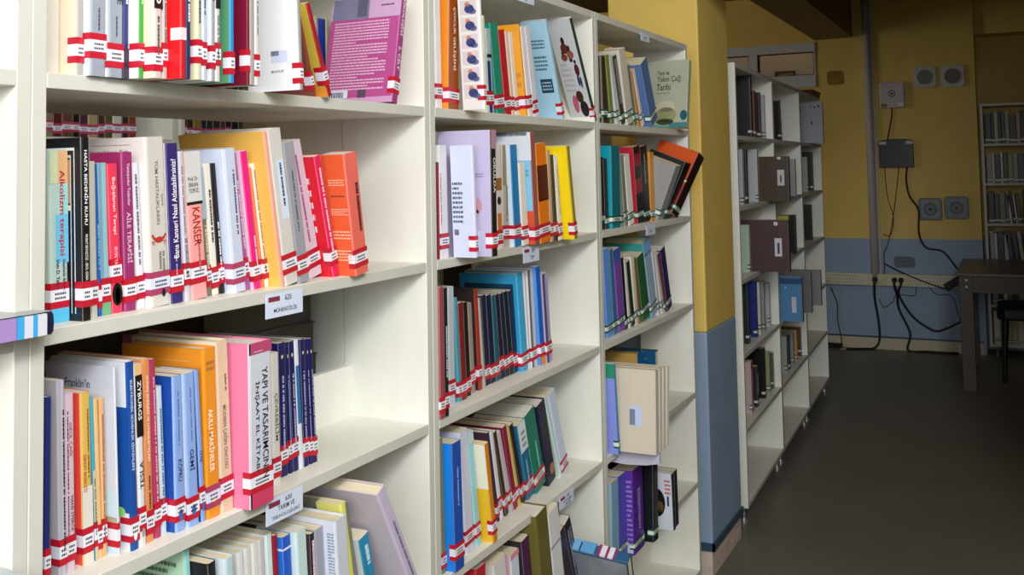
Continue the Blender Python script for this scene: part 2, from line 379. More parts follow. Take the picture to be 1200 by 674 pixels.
BOOKS=[
('W',0.0231,0.03,1.6199,0.0197,0.25,0.165,0,(200, 196, 186),(205, 200, 190),'pale grey spine at left end, top shelf of nearest bookcase','books on the top shelf of the nearest bookcase',{'L': [('~', 0.1, 0.02, 0.5, 0.05, (90, 90, 90), 1, 'h')]}),
('W',0.0434,0.0019,1.6199,0.0109,0.25,0.165,0,(168, 164, 158),(226, 214, 190),'grey spine with cream and orange cover, top shelf of nearest bookcase','books on the top shelf of the nearest bookcase',{'L': [('r', 0.0, 0.0, 0.55, 1, (224, 178, 120))], 'st': 'r'}),
('W',0.0549,-0.0081,1.6199,0.0248,0.26,0.165,0,(150, 158, 172),(220, 232, 240),'first of two matching blue-grey spines, top shelf of nearest bookcase','books on the top shelf of the nearest bookcase',{'T': [('S', 0.55, 0.38, 0.9, 0.78, 'MADDELERLE', 'd', (45, 52, 80)), ('S', 0.15, 0.4, 0.42, 0.75, 'HAYATA TUTUNMA', 'd', (45, 52, 80))], 'S': [('~', 0.45, 0.22, 0.6, 0.33, (70, 75, 95), 1, 'd')], 'st': 'r'}),
('W',0.0803,-0.0111,1.6199,0.0237,0.26,0.165,0,(148, 156, 170),(226, 238, 246),'second of two matching blue-grey spines, top shelf of nearest bookcase','books on the top shelf of the nearest bookcase',{'T': [('S', 0.55, 0.36, 0.9, 0.75, 'MADDELERLE', 'd', (45, 52, 80)), ('S', 0.15, 0.38, 0.42, 0.72, 'HAYATA TUTUNMA', 'd', (45, 52, 80))], 'S': [('~', 0.45, 0.2, 0.6, 0.3, (70, 75, 95), 1, 'd')], 'st': 'r'}),
('W',0.1046,-0.0111,1.6199,0.0084,0.24,0.1632,0,(40, 48, 110),(60, 60, 90),'slim navy spine with white lettering, top shelf of nearest bookcase','books on the top shelf of the nearest bookcase',{'S': [('~', 0.2, 0.4, 0.8, 0.8, (225, 225, 230), 1, 'd'), ('r', 0, 0, 1, 0.16, (60, 40, 60))]}),
('W',0.1136,-0.0285,1.6199,0.0085,0.25,0.165,0,(62, 150, 60),(226, 230, 236),'green spine with white cover, top shelf of nearest bookcase','books on the top shelf of the nearest bookcase',{'S': [('~', 0.3, 0.38, 0.75, 0.6, (200, 235, 200), 1, 'd')], 'st': 'r'}),
('W',0.1226,-0.0449,1.6199,0.0144,0.25,0.165,0,(198, 192, 186),(244, 226, 192),'cream cover and black square emblem on spine, top shelf of nearest bookcase','books on the top shelf of the nearest bookcase',{'S': [('r', -0.02, 0.36, 1, 0.47, (18, 18, 20)), ('~', 0.3, 0.12, 0.7, 0.32, (90, 85, 80), 1, 'd'), ('ring', 0.2, 0.385, 0.8, 0.445, (235, 235, 235))], 'st': 'r'}),
('W',0.1377,-0.0449,1.6199,0.0082,0.25,0.165,0,(176, 172, 168),(190, 186, 180),'thin grey spine with small dark text, top shelf of nearest bookcase','books on the top shelf of the nearest bookcase',{'S': [('~', 0.3, 0.16, 0.7, 0.9, (80, 78, 76), 1, 'd')], 'st': 'r'}),
('W',0.1465,-0.0672,1.6199,0.009,0.26,0.165,0,(190, 20, 34),(232, 12, 22),'bright red cover, top shelf of nearest bookcase','books on the top shelf of the nearest bookcase',{'st': 'w'}),
('W',0.156,-0.0672,1.6199,0.0085,0.25,0.165,0,(44, 40, 84),(60, 56, 100),'navy spine with white lettering right of red book, top shelf of nearest bookcase','books on the top shelf of the nearest bookcase',{'S': [('~', 0.2, 0.3, 0.8, 0.9, (220, 215, 230), 1, 'd')]}),
('W',0.1723,-0.07,1.6199,0.0093,0.25,0.165,0,(200, 196, 170),(222, 216, 180),'cream yellow spine with dark text, top shelf of nearest bookcase','books on the top shelf of the nearest bookcase',{'S': [('~', 0.25, 0.3, 0.75, 0.8, (70, 70, 60), 1, 'd')], 'st': 'r'}),
('W',0.1823,-0.07,1.6199,0.008,0.25,0.165,0,(188, 200, 216),(205, 214, 226),'light blue-grey spine with navy text, top shelf of nearest bookcase','books on the top shelf of the nearest bookcase',{'S': [('~', 0.25, 0.35, 0.75, 0.9, (50, 60, 120), 1, 'd')], 'st': 'r'}),
('W',0.1991,-0.07,1.6199,0.0072,0.24,0.1632,0,(148, 152, 160),(232, 238, 244),'thin grey spine with white cover edge, top shelf of nearest bookcase','books on the top shelf of the nearest bookcase',{'S': [('~', 0.2, 0.45, 0.8, 0.9, (40, 44, 60), 1, 'd')], 'st': 'r'}),
('W',0.2069,-0.07,1.6199,0.0092,0.235,0.1598,0,(206, 200, 200),(215, 210, 210),'slim white spine with black top block, top shelf of nearest bookcase','books on the top shelf of the nearest bookcase',{'S': [('r', 0, 0.42, 1, 0.62, (24, 26, 34)), ('r', 0, 0.62, 1, 1, (60, 80, 120)), ('~', 0.3, 0.12, 0.7, 0.38, (90, 90, 95), 1, 'd')], 'st': 'r'}),
('W',0.2351,-0.07,1.6199,0.0084,0.25,0.165,0,(40, 130, 200),(88, 152, 112),'green cover with blue spine, top shelf of nearest bookcase','books on the top shelf of the nearest bookcase',{'L': [('o', 0.78, 0.78, 0.9, 0.81, (190, 230, 120)), ('o', 0.76, 0.6, 0.9, 0.63, (190, 230, 120)), ('o', 0.74, 0.45, 0.9, 0.48, (190, 230, 120))], 'st': 'r'}),
('W',0.2694,-0.07,1.6199,0.0053,0.26,0.165,0,(110, 20, 46),(122, 22, 52),'dark maroon speckled cover, top shelf of nearest bookcase','books on the top shelf of the nearest bookcase',{'st': 'r'}),
('W',0.2753,-0.07,1.6199,0.0101,0.25,0.165,0,(160, 154, 150),(170, 164, 160),'grey spine right of maroon cover, top shelf of nearest bookcase','books on the top shelf of the nearest bookcase',{}),
('W',0.286,-0.07,1.6199,0.0093,0.24,0.1632,0,(206, 202, 200),(215, 210, 205),'narrow white spine with tiny grey text, top shelf of nearest bookcase','books on the top shelf of the nearest bookcase',{'S': [('~', 0.3, 0.3, 0.7, 0.7, (120, 118, 118), 1, 'd')], 'st': 'r'}),
('W',0.3864,-0.07,1.6199,0.0081,0.1453,0.1,0.0456,(150, 148, 146),(234, 236, 242),'big white cover with barcode sticker, top shelf of nearest bookcase','books on the top shelf of the nearest bookcase',{'L': [('r', 0.47, 0.3, 0.78, 0.42, (206, 214, 240)), ('bar', 0.47, 0.37, 0.62, 0.42, (40, 50, 110))], 'T': [('L', 0.46, 0.19, 0.72, 0.215, 'BOYUT', 'h', (60, 60, 70))], 'st': 'r'}),
('W',0.5108,0.0,1.6199,0.0074,0.1394,0.1,0.296,(120, 60, 52),(128, 66, 60),'brown-maroon cover leaning left, top shelf of nearest bookcase','books on the top shelf of the nearest bookcase',{'st': 'r'}),
('W',0.5299,-0.015,1.6199,0.0119,0.1584,0.1147,0.3696,(150, 22, 40),(208, 180, 70),'yellow cover with red spine, leaning steeply, top shelf of nearest bookcase','books on the top shelf of the nearest bookcase',{'L': [('r', 0, 0, 1, 0.1, (228, 150, 50))], 'st': 'r'}),
('W',0.7434,0.0,1.6237,0.0199,0.2111,0.16,-0.1935,(150, 56, 122),(176, 78, 140),'magenta cover of fine white text, leaning right, top shelf of nearest bookcase','books on the top shelf of the nearest bookcase',{'hb': 1, 'L': [('r', 0.0, 0.8, 1, 1, (196, 160, 196)), ('r', 0.02, 0.8, 0.55, 1, (150, 170, 205)), ('r', 0.38, 0.82, 0.52, 1, (70, 66, 80)), ('r', 0.0, 0.0, 1, 0.055, (198, 150, 190)), ('~', 0.07, 0.12, 0.86, 0.78, (222, 180, 212), 24, 'h'), ('r', 0.0, 0.03, 0.36, 0.13, (216, 220, 240)), ('bar', 0.04, 0.06, 0.3, 0.11, (40, 44, 70)), ('r', 0.5, 0.05, 0.62, 0.13, (90, 70, 90)), ('~', 0.72, 0.9, 0.9, 0.93, (90, 60, 90), 1, 'h')], 'T': [('S', 0.2, 0.62, 0.8, 1, 'PSİKOLOJİSİ', 'd', (240, 235, 240)), ('S', 0.25, 0.3, 0.75, 0.52, '2. CİLT', 'd', (240, 235, 240))], 'st': 'r'}),
('W',0.7369,0.206,1.6199,0.0158,0.1981,0.11,0,(150, 40, 30),(150, 40, 30),'small brick red book, behind gap on top shelf','small books behind the gap on the top shelf',{}),
('W',0.7533,0.206,1.6199,0.0101,0.1886,0.11,0,(190, 176, 140),(190, 176, 140),'small tan book beside red one, behind gap on top shelf','small books behind the gap on the top shelf',{}),
('W',0.764,0.206,1.6199,0.0183,0.1866,0.11,0,(26, 24, 24),(26, 24, 24),'small black book, behind gap on top shelf','small books behind the gap on the top shelf',{}),
('W',0.7829,0.206,1.6199,0.0104,0.1874,0.11,0,(186, 172, 140),(186, 172, 140),'small tan book right of black one, behind gap on top shelf','small books behind the gap on the top shelf',{}),
('W',0.7938,0.206,1.6199,0.0273,0.1836,0.11,0,(24, 52, 140),(24, 52, 140),'small royal blue book, behind gap on top shelf','small books behind the gap on the top shelf',{}),
('W',0.8217,0.206,1.6199,0.0107,0.1854,0.11,0,(188, 176, 146),(188, 176, 146),'small tan book right of blue one, behind gap on top shelf','small books behind the gap on the top shelf',{}),
('W',0.0363,0.035,1.3169,0.0265,0.2128,0.1447,0.0223,(176, 198, 190),(190, 210, 200),'pale teal spine with slanted red title, middle shelf of nearest bookcase','books on the middle shelf of the nearest bookcase',{'S': [('r', 0.3, 0.34, 1, 0.62, (110, 186, 220)), ('r', 0.55, 0.62, 1, 0.8, (150, 200, 200)), ('r', 0.45, 0.8, 1, 0.99, (214, 170, 120)), ('r', 0, 0, 1, 0.1, (84, 184, 226)), ('r', 0, 0.8, 0.45, 0.99, (196, 206, 170))], 'T': [('S', 0.45, 0.36, 0.82, 0.9, 'Alkolizm terapisi', 'd', (176, 30, 50)), ('S', 0.62, 0.18, 0.82, 0.36, 'Stephanie Brown', 'd', (30, 40, 60)), ('S', 0.3, 0.19, 0.5, 0.36, 'Irvin D. Yalom', 'd', (30, 40, 60))], 'st': 'r'}),
('W',0.0639,0.0125,1.3169,0.0141,0.2273,0.0621,0.0212,(14, 14, 18),(22, 24, 34),'black spine with white capitals and white-framed cover, middle shelf of nearest bookcase','books on the middle shelf of the nearest bookcase',{'L': [('r', 0.0, 0.93, 0.8, 0.945, (228, 230, 236)), ('r', 0.795, 0.04, 0.82, 0.945, (228, 230, 236)), ('r', 0.0, 0.89, 0.7, 0.905, (200, 205, 214)), ('r', 0.695, 0.04, 0.715, 0.905, (228, 230, 236)), ('r', 0.3, 0.64, 0.69, 0.88, (190, 140, 110)), ('r', 0.3, 0.6, 0.69, 0.63, (230, 220, 190))], 'T': [('S', 0.3, 0.52, 0.72, 0.93, 'HASTA BEDENİN RUHU', 'd', (235, 235, 240)), ('S', 0.33, 0.22, 0.66, 0.47, 'MURAT BEYAZYÜZ - EROL GÖKA', 'd', (225, 225, 230))], 'st': 'r'}),
('W',0.0892,0.0254,1.3169,0.0101,0.1979,0.1346,0.0299,(184, 182, 172),(190, 188, 180),'beige-grey spine right of black book, middle shelf of nearest bookcase','books on the middle shelf of the nearest bookcase',{'st': 'r'}),
('W',0.1032,0.0292,1.3169,0.0054,0.1948,0.1325,0.0475,(28, 88, 166),(40, 90, 160),'narrow blue spine, middle shelf of nearest bookcase','books on the middle shelf of the nearest bookcase',{'S': [('~', 0.2, 0.3, 0.8, 0.6, (120, 170, 220), 1, 'd')], 'st': 'r'}),
('W',0.1107,0.0316,1.3169,0.0139,0.1959,0.1332,0.0406,(146, 186, 196),(150, 190, 200),'pale aqua spine with blue left edge, middle shelf of nearest bookcase','books on the middle shelf of the nearest bookcase',{'S': [('r', 0, 0, 1, 0.13, (110, 170, 130)), ('r', 0, 0.13, 0.3, 1, (110, 160, 190))], 'st': 'r'}),
('W',0.1276,0.0322,1.3169,0.0175,0.1949,0.1325,0.0536,(226, 56, 88),(226, 56, 88),'coral red spine with small black and white oval mark, middle shelf of nearest bookcase','books on the middle shelf of the nearest bookcase',{'T': [('S', 0.3, 0.5, 0.7, 0.93, 'Bağışlanan Terapi', 'd', (250, 215, 215)), ('S', 0.35, 0.26, 0.65, 0.44, 'IRVIN YALOM', 'd', (250, 190, 200))], 'S': [('o', 0.02, 0.045, 0.98, 0.2, (16, 14, 18)), ('o', 0.3, 0.06, 0.75, 0.17, (235, 235, 235))], 'st': 'h'}),
('W',0.147,0.0304,1.3169,0.0196,0.2098,0.0586,0.0384,(146, 44, 106),(158, 40, 100),'purple-magenta spine with tall pale capitals, middle shelf of nearest bookcase','books on the middle shelf of the nearest bookcase',{'T': [('S', 0.3, 0.3, 0.75, 0.62, 'AİLE TERAPİSİ', 'd', (225, 190, 215)), ('S', 0.35, 0.66, 0.65, 0.93, 'Yaklaşımlar Tedaviler', 'd', (225, 200, 220))], 'st': 'r'}),
('W',0.1727,0.0347,1.3169,0.0133,0.1961,0.1333,0.0673,(222, 222, 230),(226, 226, 232),'slim white spine with fine grey text, middle shelf of nearest bookcase','books on the middle shelf of the nearest bookcase',{'S': [('~', 0.3, 0.3, 0.7, 0.92, (100, 100, 110), 1, 'd')], 'st': 'r'}),
('W',0.1873,0.0251,1.3169,0.0338,0.2308,0.1071,0.0548,(200, 196, 190),(232, 224, 222),'wide off-white spine with small red crab drawing, middle shelf of nearest bookcase','books on the middle shelf of the nearest bookcase',{'L': [('~', 0.05, 0.955, 0.93, 0.96, (130, 70, 70), 1, 'h')], 'T': [('L', 0.02, 0.9, 0.72, 0.93, 'Hastalıkların Şahı', 'h', (120, 90, 95)), ('S', 0.42, 0.48, 0.62, 0.86, 'TÜM HASTALIKLARIN', 'd', (120, 118, 118)), ('S', 0.68, 0.55, 0.82, 0.7, 'ŞAHI', 'd', (120, 118, 118))], 'S': [('o', 0.28, 0.372, 0.74, 0.408, (176, 48, 40)), ('o', 0.12, 0.405, 0.24, 0.425, (190, 58, 50)), ('o', 0.78, 0.405, 0.9, 0.425, (190, 58, 50)), ('r', 0.2, 0.392, 0.32, 0.41, (176, 48, 40)), ('r', 0.7, 0.392, 0.82, 0.41, (176, 48, 40)), ('r', 0.14, 0.366, 0.18, 0.384, (176, 48, 40)), ('r', 0.22, 0.358, 0.26, 0.378, (176, 48, 40)), ('r', 0.76, 0.358, 0.8, 0.378, (176, 48, 40)), ('r', 0.84, 0.366, 0.88, 0.384, (176, 48, 40)), ('r', 0.14, 0.38, 0.88, 0.384, (176, 48, 40)), ('~', 0.45, 0.2, 0.8, 0.32, (120, 118, 118), 2, 'd'), ('o', 0.55, 0.05, 0.75, 0.1, (24, 26, 50))], 'st': 'p'}),
('W',0.2247,0.0263,1.3169,0.0234,0.2228,0.1515,0.0544,(48, 36, 104),(232, 232, 238),'dark violet spine with white title reading upward, middle shelf of nearest bookcase','books on the middle shelf of the nearest bookcase',{'T': [('S', 0.3, 0.28, 0.7, 0.9, 'Bana Kanseri Nasıl Atlatabilirsiniz?', 'u', (240, 240, 245))], 'S': [('~', 0.42, 0.12, 0.55, 0.28, (190, 185, 215), 1, 'u')], 'st': 'r'}),
('W',0.2525,0.0268,1.3169,0.0099,0.2119,0.1441,0.0733,(196, 192, 204),(200, 196, 208),'thin lilac-grey spine, middle shelf of nearest bookcase','books on the middle shelf of the nearest bookcase',{'T': [('S', 0.25, 0.16, 0.8, 0.42, '50 SORUDA KAN', 'd', (70, 66, 80))], 'S': [('~', 0.3, 0.45, 0.6, 0.9, (110, 104, 120), 1, 'd')], 'st': 'r'}),
('W',0.2647,0.0272,1.3169,0.0311,0.211,0.1435,0.0821,(236, 160, 160),(214, 214, 216),'pink and grey spine with red capitals KANSER, middle shelf of nearest bookcase','books on the middle shelf of the nearest bookcase',{'S': [('r', 0, 0.66, 1, 1, (206, 206, 206)), ('r', 0, 0.64, 1, 0.66, (20, 18, 20)), ('~', 0.5, 0.2, 0.7, 0.4, (190, 100, 90), 1, 'd')], 'T': [('S', 0.3, 0.36, 0.78, 0.62, 'KANSER', 'd', (176, 44, 30)), ('S', 0.15, 0.72, 0.8, 0.83, 'Prof. Dr.\nERKAN\nTOPUZ', 'h', (60, 58, 60))], 'st': 'r'}),
('W',0.3103,0.0407,1.3169,0.01,0.189,0.1285,0.109,(120, 112, 92),(170, 190, 206),'blue-grey and olive thin spine, middle shelf of nearest bookcase','books on the middle shelf of the nearest bookcase',{'S': [('r', 0, 0.6, 1, 1, (166, 184, 200)), ('~', 0.2, 0.2, 0.8, 0.55, (210, 200, 170), 1, 'd')], 'st': 'r'}),
('W',0.3208,0.0412,1.3169,0.0141,0.1949,0.1326,0.0949,(232, 226, 212),(236, 232, 222),'cream spine with black text reading down, middle shelf of nearest bookcase','books on the middle shelf of the nearest bookcase',{'S': [('~', 0.3, 0.4, 0.7, 0.8, (50, 40, 50), 1, 'd'), ('r', 0.85, 0, 1, 1, (60, 50, 40))], 'st': 'r'}),
('W',0.3373,0.0417,1.3169,0.011,0.1951,0.1326,0.1044,(22, 16, 22),(40, 20, 36),'black spine with small white title, middle shelf of nearest bookcase','books on the middle shelf of the nearest bookcase',{'S': [('~', 0.3, 0.1, 0.7, 0.55, (230, 225, 230), 1, 'd')], 'st': 'r'}),
('W',0.3507,0.0259,1.3169,0.0259,0.2166,0.35,0.1144,(196, 204, 226),(206, 216, 238),'wide pale lilac-blue spine, middle shelf of nearest bookcase','books on the middle shelf of the nearest bookcase',{'S': [('~', 0.55, 0.4, 0.75, 0.85, (60, 66, 100), 1, 'd'), ('r', 0.0, 0, 0.12, 1, (226, 236, 250))], 'st': 'p'}),
('W',0.3896,0.0371,1.3169,0.0098,0.2117,0.144,0.1521,(168, 84, 150),(176, 100, 160),'thin purple spine, middle shelf of nearest bookcase','books on the middle shelf of the nearest bookcase',{'S': [('~', 0.2, 0.3, 0.8, 0.8, (220, 190, 215), 1, 'd')], 'st': 'r'}),
('W',0.4,0.0305,1.3169,0.0163,0.2146,0.146,0.1471,(222, 24, 124),(238, 206, 228),'hot pink spine with pale pink cover, middle shelf of nearest bookcase','books on the middle shelf of the nearest bookcase',{'S': [('~', 0.55, 0.12, 0.8, 0.38, (250, 210, 235), 1, 'd')], 'st': 'r'}),
('W',0.4199,0.0309,1.3169,0.005,0.1895,0.1291,0.1627,(238, 124, 84),(240, 130, 90),'very thin orange spine, middle shelf of nearest bookcase','books on the middle shelf of the nearest bookcase',{'st': 'r'}),
('W',0.4264,0.0313,1.3169,0.0097,0.1957,0.1333,0.1679,(240, 226, 206),(244, 232, 214),'thin cream spine with brown text, middle shelf of nearest bookcase','books on the middle shelf of the nearest bookcase',{'S': [('~', 0.3, 0.1, 0.7, 0.95, (150, 90, 70), 1, 'd')], 'st': 'r'}),
('W',0.437,0.0089,1.3169,0.0094,0.2459,0.1752,0.1698,(240, 160, 138),(226, 178, 86),'huge ochre yellow cover with salmon spine, middle shelf of nearest bookcase','books on the middle shelf of the nearest bookcase',{'L': [('~', 0.15, 0.83, 0.22, 0.84, (80, 60, 60), 1, 'h')]}),
('W',0.4478,0.0093,1.3169,0.0335,0.2487,0.165,0.1735,(206, 202, 198),(214, 210, 206),'tall grey-white spine with pale blue title panel, middle shelf of nearest bookcase','books on the middle shelf of the nearest bookcase',{'S': [('r', 0.35, 0.42, 0.85, 0.8, (206, 222, 240)), ('~', 0.5, 0.5, 0.72, 0.78, (50, 56, 90), 1, 'd')], 'hb': 1, 'st': 'r'}),
('W',0.4823,0.0097,1.3169,0.0282,0.2287,0.1555,0.1728,(150, 150, 162),(170, 168, 176),'grey spine with two red bands low down, middle shelf of nearest bookcase','books on the middle shelf of the nearest bookcase',{'S': [('~', 0.4, 0.35, 0.6, 0.8, (90, 90, 110), 1, 'd')], 'st': 'r'}),
('W',0.5485,0.0387,1.3169,0.034,0.2339,0.159,0.2459,(214, 196, 212),(206, 196, 210),'pale lilac spine with magenta text, middle shelf of nearest bookcase','books on the middle shelf of the nearest bookcase',{'S': [('~', 0.3, 0.25, 0.5, 0.9, (170, 70, 120), 1, 'd')], 'st': 'r'}),
('W',0.5841,0.0177,1.3169,0.0189,0.2105,0.35,0.2468,(214, 34, 86),(214, 22, 46),'crimson cover with white script, middle shelf of nearest bookcase','books on the middle shelf of the nearest bookcase',{'L': [('~', 0.55, 0.35, 0.95, 0.85, (245, 220, 225), 5, 'h')], 'S': [('~', 0.3, 0.2, 0.7, 0.9, (250, 200, 210), 1, 'd')], 'st': 'r'}),
('W',0.6041,-0.0147,1.3169,0.039,0.2105,0.0541,0.1603,(224, 104, 92),(222, 92, 52),'orange-red cover and spine leaning at row end, middle shelf of nearest bookcase','books on the middle shelf of the nearest bookcase',{'L': [('~', 0.3, 0.74, 0.9, 0.8, (245, 180, 150), 3, 'h'), ('~', 0.3, 0.5, 0.95, 0.56, (245, 180, 150), 4, 'h'), ('~', 0.3, 0.3, 0.95, 0.38, (245, 180, 150), 3, 'h'), ('~', 0.3, 0.12, 0.95, 0.22, (245, 180, 150), 4, 'h'), ('~', 0.35, 0.65, 0.9, 0.67, (120, 60, 50), 1, 'h')], 'S': [('~', 0.55, 0.35, 0.85, 0.75, (60, 30, 50), 1, 'd')], 'st': 'r'}),
('W',0.0241,0.0271,1.0083,0.0077,0.2235,0.152,0,(34, 42, 110),(40, 48, 110),'narrow navy spine at left end, lower shelf of nearest bookcase','books on the lower shelf of the nearest bookcase',{'st': 'r'}),
('W',0.0465,0.0282,1.0083,0.0104,0.2394,0.1628,0.0238,(190, 186, 214),(178, 176, 182),'lilac-grey spine with dark downward lettering, lower shelf of nearest bookcase','books on the lower shelf of the nearest bookcase',{'S': [('r', 0, 0, 0.4, 1, (176, 174, 180)), ('~', 0.5, 0.15, 0.85, 0.85, (30, 28, 50), 1, 'd')], 'st': 'r'}),
('W',0.0673,0.0407,1.0083,0.0132,0.2185,0.1486,0.0225,(214, 188, 204),(220, 190, 205),'pale pink spine reading OKUL ÇAĞI, lower shelf of nearest bookcase','books on the lower shelf of the nearest bookcase',{'T': [('S', 0.3, 0.6, 0.75, 0.88, 'OKUL ÇAĞI', 'd', (150, 24, 50)), ('S', 0.45, 0.22, 0.75, 0.42, 'HANS STERCK', 'd', (60, 50, 60))], 'S': [('~', 0.1, 0.2, 0.3, 0.9, (60, 50, 60), 1, 'd')], 'st': 'r'}),
('W',0.0912,0.0403,1.0083,0.0156,0.2146,0.1459,0.0313,(214, 178, 86),(228, 78, 70),'mustard spine with coral cover, lower shelf of nearest bookcase','books on the lower shelf of the nearest bookcase',{'S': [('r', 0, 0, 1, 0.45, (222, 216, 206)), ('~', 0.55, 0.5, 0.75, 0.9, (120, 80, 20), 1, 'd')], 'T': [('S', 0.15, 0.42, 0.5, 0.64, 'DİKKAT EKSİKLİĞİ', 'd', (190, 60, 40))], 'st': 'r'}),
('W',0.11,0.0409,1.0083,0.0045,0.2064,0.141,0.0449,(70, 160, 184),(80, 165, 185),'thin teal spine, lower shelf of nearest bookcase','books on the lower shelf of the nearest bookcase',{'S': [('r', 0, 0, 1, 0.55, (206, 190, 160)), ('~', 0.3, 0.15, 0.8, 0.5, (60, 50, 50), 1, 'd')], 'st': 'r'}),
('W',0.1158,0.0415,1.0083,0.0067,0.2032,0.1383,0.0493,(226, 186, 130),(226, 190, 130),'first of two sandy spines, lower shelf of nearest bookcase','books on the lower shelf of the nearest bookcase',{'st': 'r'}),
('W',0.123,0.042,1.0083,0.0068,0.2008,0.1365,0.0329,(218, 168, 116),(222, 180, 130),'second of two sandy spines, lower shelf of nearest bookcase','books on the lower shelf of the nearest bookcase',{'S': [('~', 0.3, 0.1, 0.7, 0.9, (150, 70, 50), 1, 'd')], 'st': 'r'}),
('W',0.1344,0.0281,1.0083,0.0035,0.2402,0.1275,0.0366,(214, 218, 222),(206, 212, 226),"tall white cover headed Franklin'in, lower shelf of nearest bookcase",'books on the lower shelf of the nearest bookcase',{'L': [('r', 0.72, 0.0, 1, 0.34, (196, 220, 234)), ('r', 0.72, 0.14, 1, 0.2, (200, 190, 150))], 'T': [('L', 0.3, 0.875, 0.66, 0.925, "Franklin'in", 'h', (60, 70, 100))], 'st': 'r'}),
('W',0.1505,0.022,1.0083,0.014,0.2446,0.1403,0.0411,(24, 74, 150),(218, 222, 228),'dark blue spine with pale upward-read safety systems title, lower shelf of nearest bookcase','books on the lower shelf of the nearest bookcase',{'hb': 1, 'L': [('r', 0.02, 0.2, 1, 0.76, (24, 78, 156)), ('o', 0.82, 0.18, 0.94, 0.23, (150, 220, 120))], 'T': [('S', 0.35, 0.42, 0.7, 0.9, 'ELEKTRONİK GÜVENLİK SİSTEMLERİ', 'd', (200, 220, 240))], 'S': [('o', 0.3, 0.05, 0.75, 0.12, (230, 235, 240))], 'st': 'r'}),
('W',0.1659,0.0225,1.0083,0.0116,0.2386,0.1623,0.0452,(214, 214, 216),(210, 205, 200),'black and white spine reading TESLA, lower shelf of nearest bookcase','books on the lower shelf of the nearest bookcase',{'S': [('r', 0, 0.6, 1, 0.94, (16, 14, 16)), ('r', 0, 0.94, 1, 1, (222, 180, 120)), ('o', 0.3, 0.05, 0.7, 0.1, (150, 150, 150))], 'T': [('S', 0.28, 0.68, 0.78, 0.92, 'ZYBURGS', 'd', (240, 240, 240)), ('S', 0.25, 0.28, 0.8, 0.5, 'TESLA', 'u', (24, 24, 24))], 'st': 'r'}),
('W',0.1809,0.026,1.0083,0.013,0.2419,0.1645,0.0365,(214, 136, 84),(220, 150, 100),'orange-brown spine with white solar energy title, lower shelf of nearest bookcase','books on the lower shelf of the nearest bookcase',{'T': [('S', 0.3, 0.42, 0.72, 0.93, 'GÜNEŞ ENERJİSİ VE UYGULAMALARI', 'd', (250, 235, 215))], 'S': [('~', 0.35, 0.18, 0.65, 0.36, (70, 40, 30), 1, 'd')], 'st': 'r'}),
('W',0.1974,0.0277,1.0083,0.0113,0.2396,0.1629,0.0495,(168, 52, 88),(175, 60, 95),'slim maroon-pink spine, lower shelf of nearest bookcase','books on the lower shelf of the nearest bookcase',{'S': [('~', 0.3, 0.2, 0.7, 0.9, (225, 160, 180), 1, 'd')], 'st': 'r'}),
('W',0.2116,0.0306,1.0083,0.01,0.1999,0.1359,0.0509,(196, 210, 222),(200, 214, 226),'short pale blue-white spine, lower shelf of nearest bookcase','books on the lower shelf of the nearest bookcase',{'S': [('~', 0.3, 0.2, 0.7, 0.85, (80, 110, 140), 1, 'd')], 'st': 'r'}),
('W',0.2238,0.0174,1.0083,0.0183,0.2115,0.35,0.0334,(132, 164, 222),(24, 72, 160),'light blue spine reading KÖPRÜ with blue cover, lower shelf of nearest bookcase','books on the lower shelf of the nearest bookcase',{'T': [('S', 0.35, 0.32, 0.8, 0.46, 'KÖPRÜ', 'd', (24, 44, 100))], 'S': [('o', 0.3, 0.07, 0.75, 0.14, (60, 100, 170)), ('~', 0.4, 0.55, 0.6, 0.9, (80, 110, 180), 1, 'd')], 'st': 'r'}),
('W',0.2459,0.0156,1.0083,0.0208,0.2117,0.144,0.0494,(134, 166, 222),(206, 220, 238),'light blue spine reading GEMİ, lower shelf of nearest bookcase','books on the lower shelf of the nearest bookcase',{'T': [('S', 0.3, 0.36, 0.75, 0.5, 'GEMİ', 'd', (24, 44, 100))], 'S': [('o', 0.3, 0.07, 0.7, 0.14, (60, 100, 170)), ('~', 0.45, 0.55, 0.6, 0.9, (80, 110, 180), 1, 'd')], 'st': 'r'}),
('W',0.2709,0.016,1.0083,0.0087,0.2131,0.0694,0.0669,(128, 160, 218),(30, 64, 140),'narrow light blue spine third of series, lower shelf of nearest bookcase','books on the lower shelf of the nearest bookcase',{'T': [('S', 0.2, 0.36, 0.8, 0.5, 'ÜYE', 'd', (24, 44, 100))], 'S': [('o', 0.2, 0.07, 0.8, 0.13, (60, 100, 170))], 'st': 'r'}),
('W',0.2815,0.0145,1.0083,0.0258,0.2395,0.1576,0.042,(222, 140, 34),(226, 142, 36),'bright orange spine with white smart machines title, lower shelf of nearest bookcase','books on the lower shelf of the nearest bookcase',{'hb': 1, 'T': [('S', 0.25, 0.27, 0.7, 0.64, 'AKILLI MAKİNELER', 'd', (252, 240, 215))], 'S': [('~', 0.2, 0.86, 0.8, 0.93, (170, 110, 50), 2, 'h'), ('~', 0.4, 0.08, 0.7, 0.13, (250, 210, 150), 1, 'h')], 'L': [('~', 0.45, 0.92, 0.85, 0.925, (240, 200, 150), 1, 'h')], 'st': 'p'}),
('W',0.3097,0.015,1.0083,0.026,0.2461,0.165,0.0504,(214, 190, 160),(224, 214, 190),'tan spine with grey modern age title, lower shelf of nearest bookcase','books on the lower shelf of the nearest bookcase',{'S': [('~', 0.55, 0.7, 0.75, 0.8, (110, 100, 90), 1, 'd')], 'T': [('S', 0.3, 0.25, 0.7, 0.62, 'MODERN ÇAĞIN ÖNCÜSÜ', 'd', (120, 108, 95))], 'hb': 1, 'st': 'r'}),
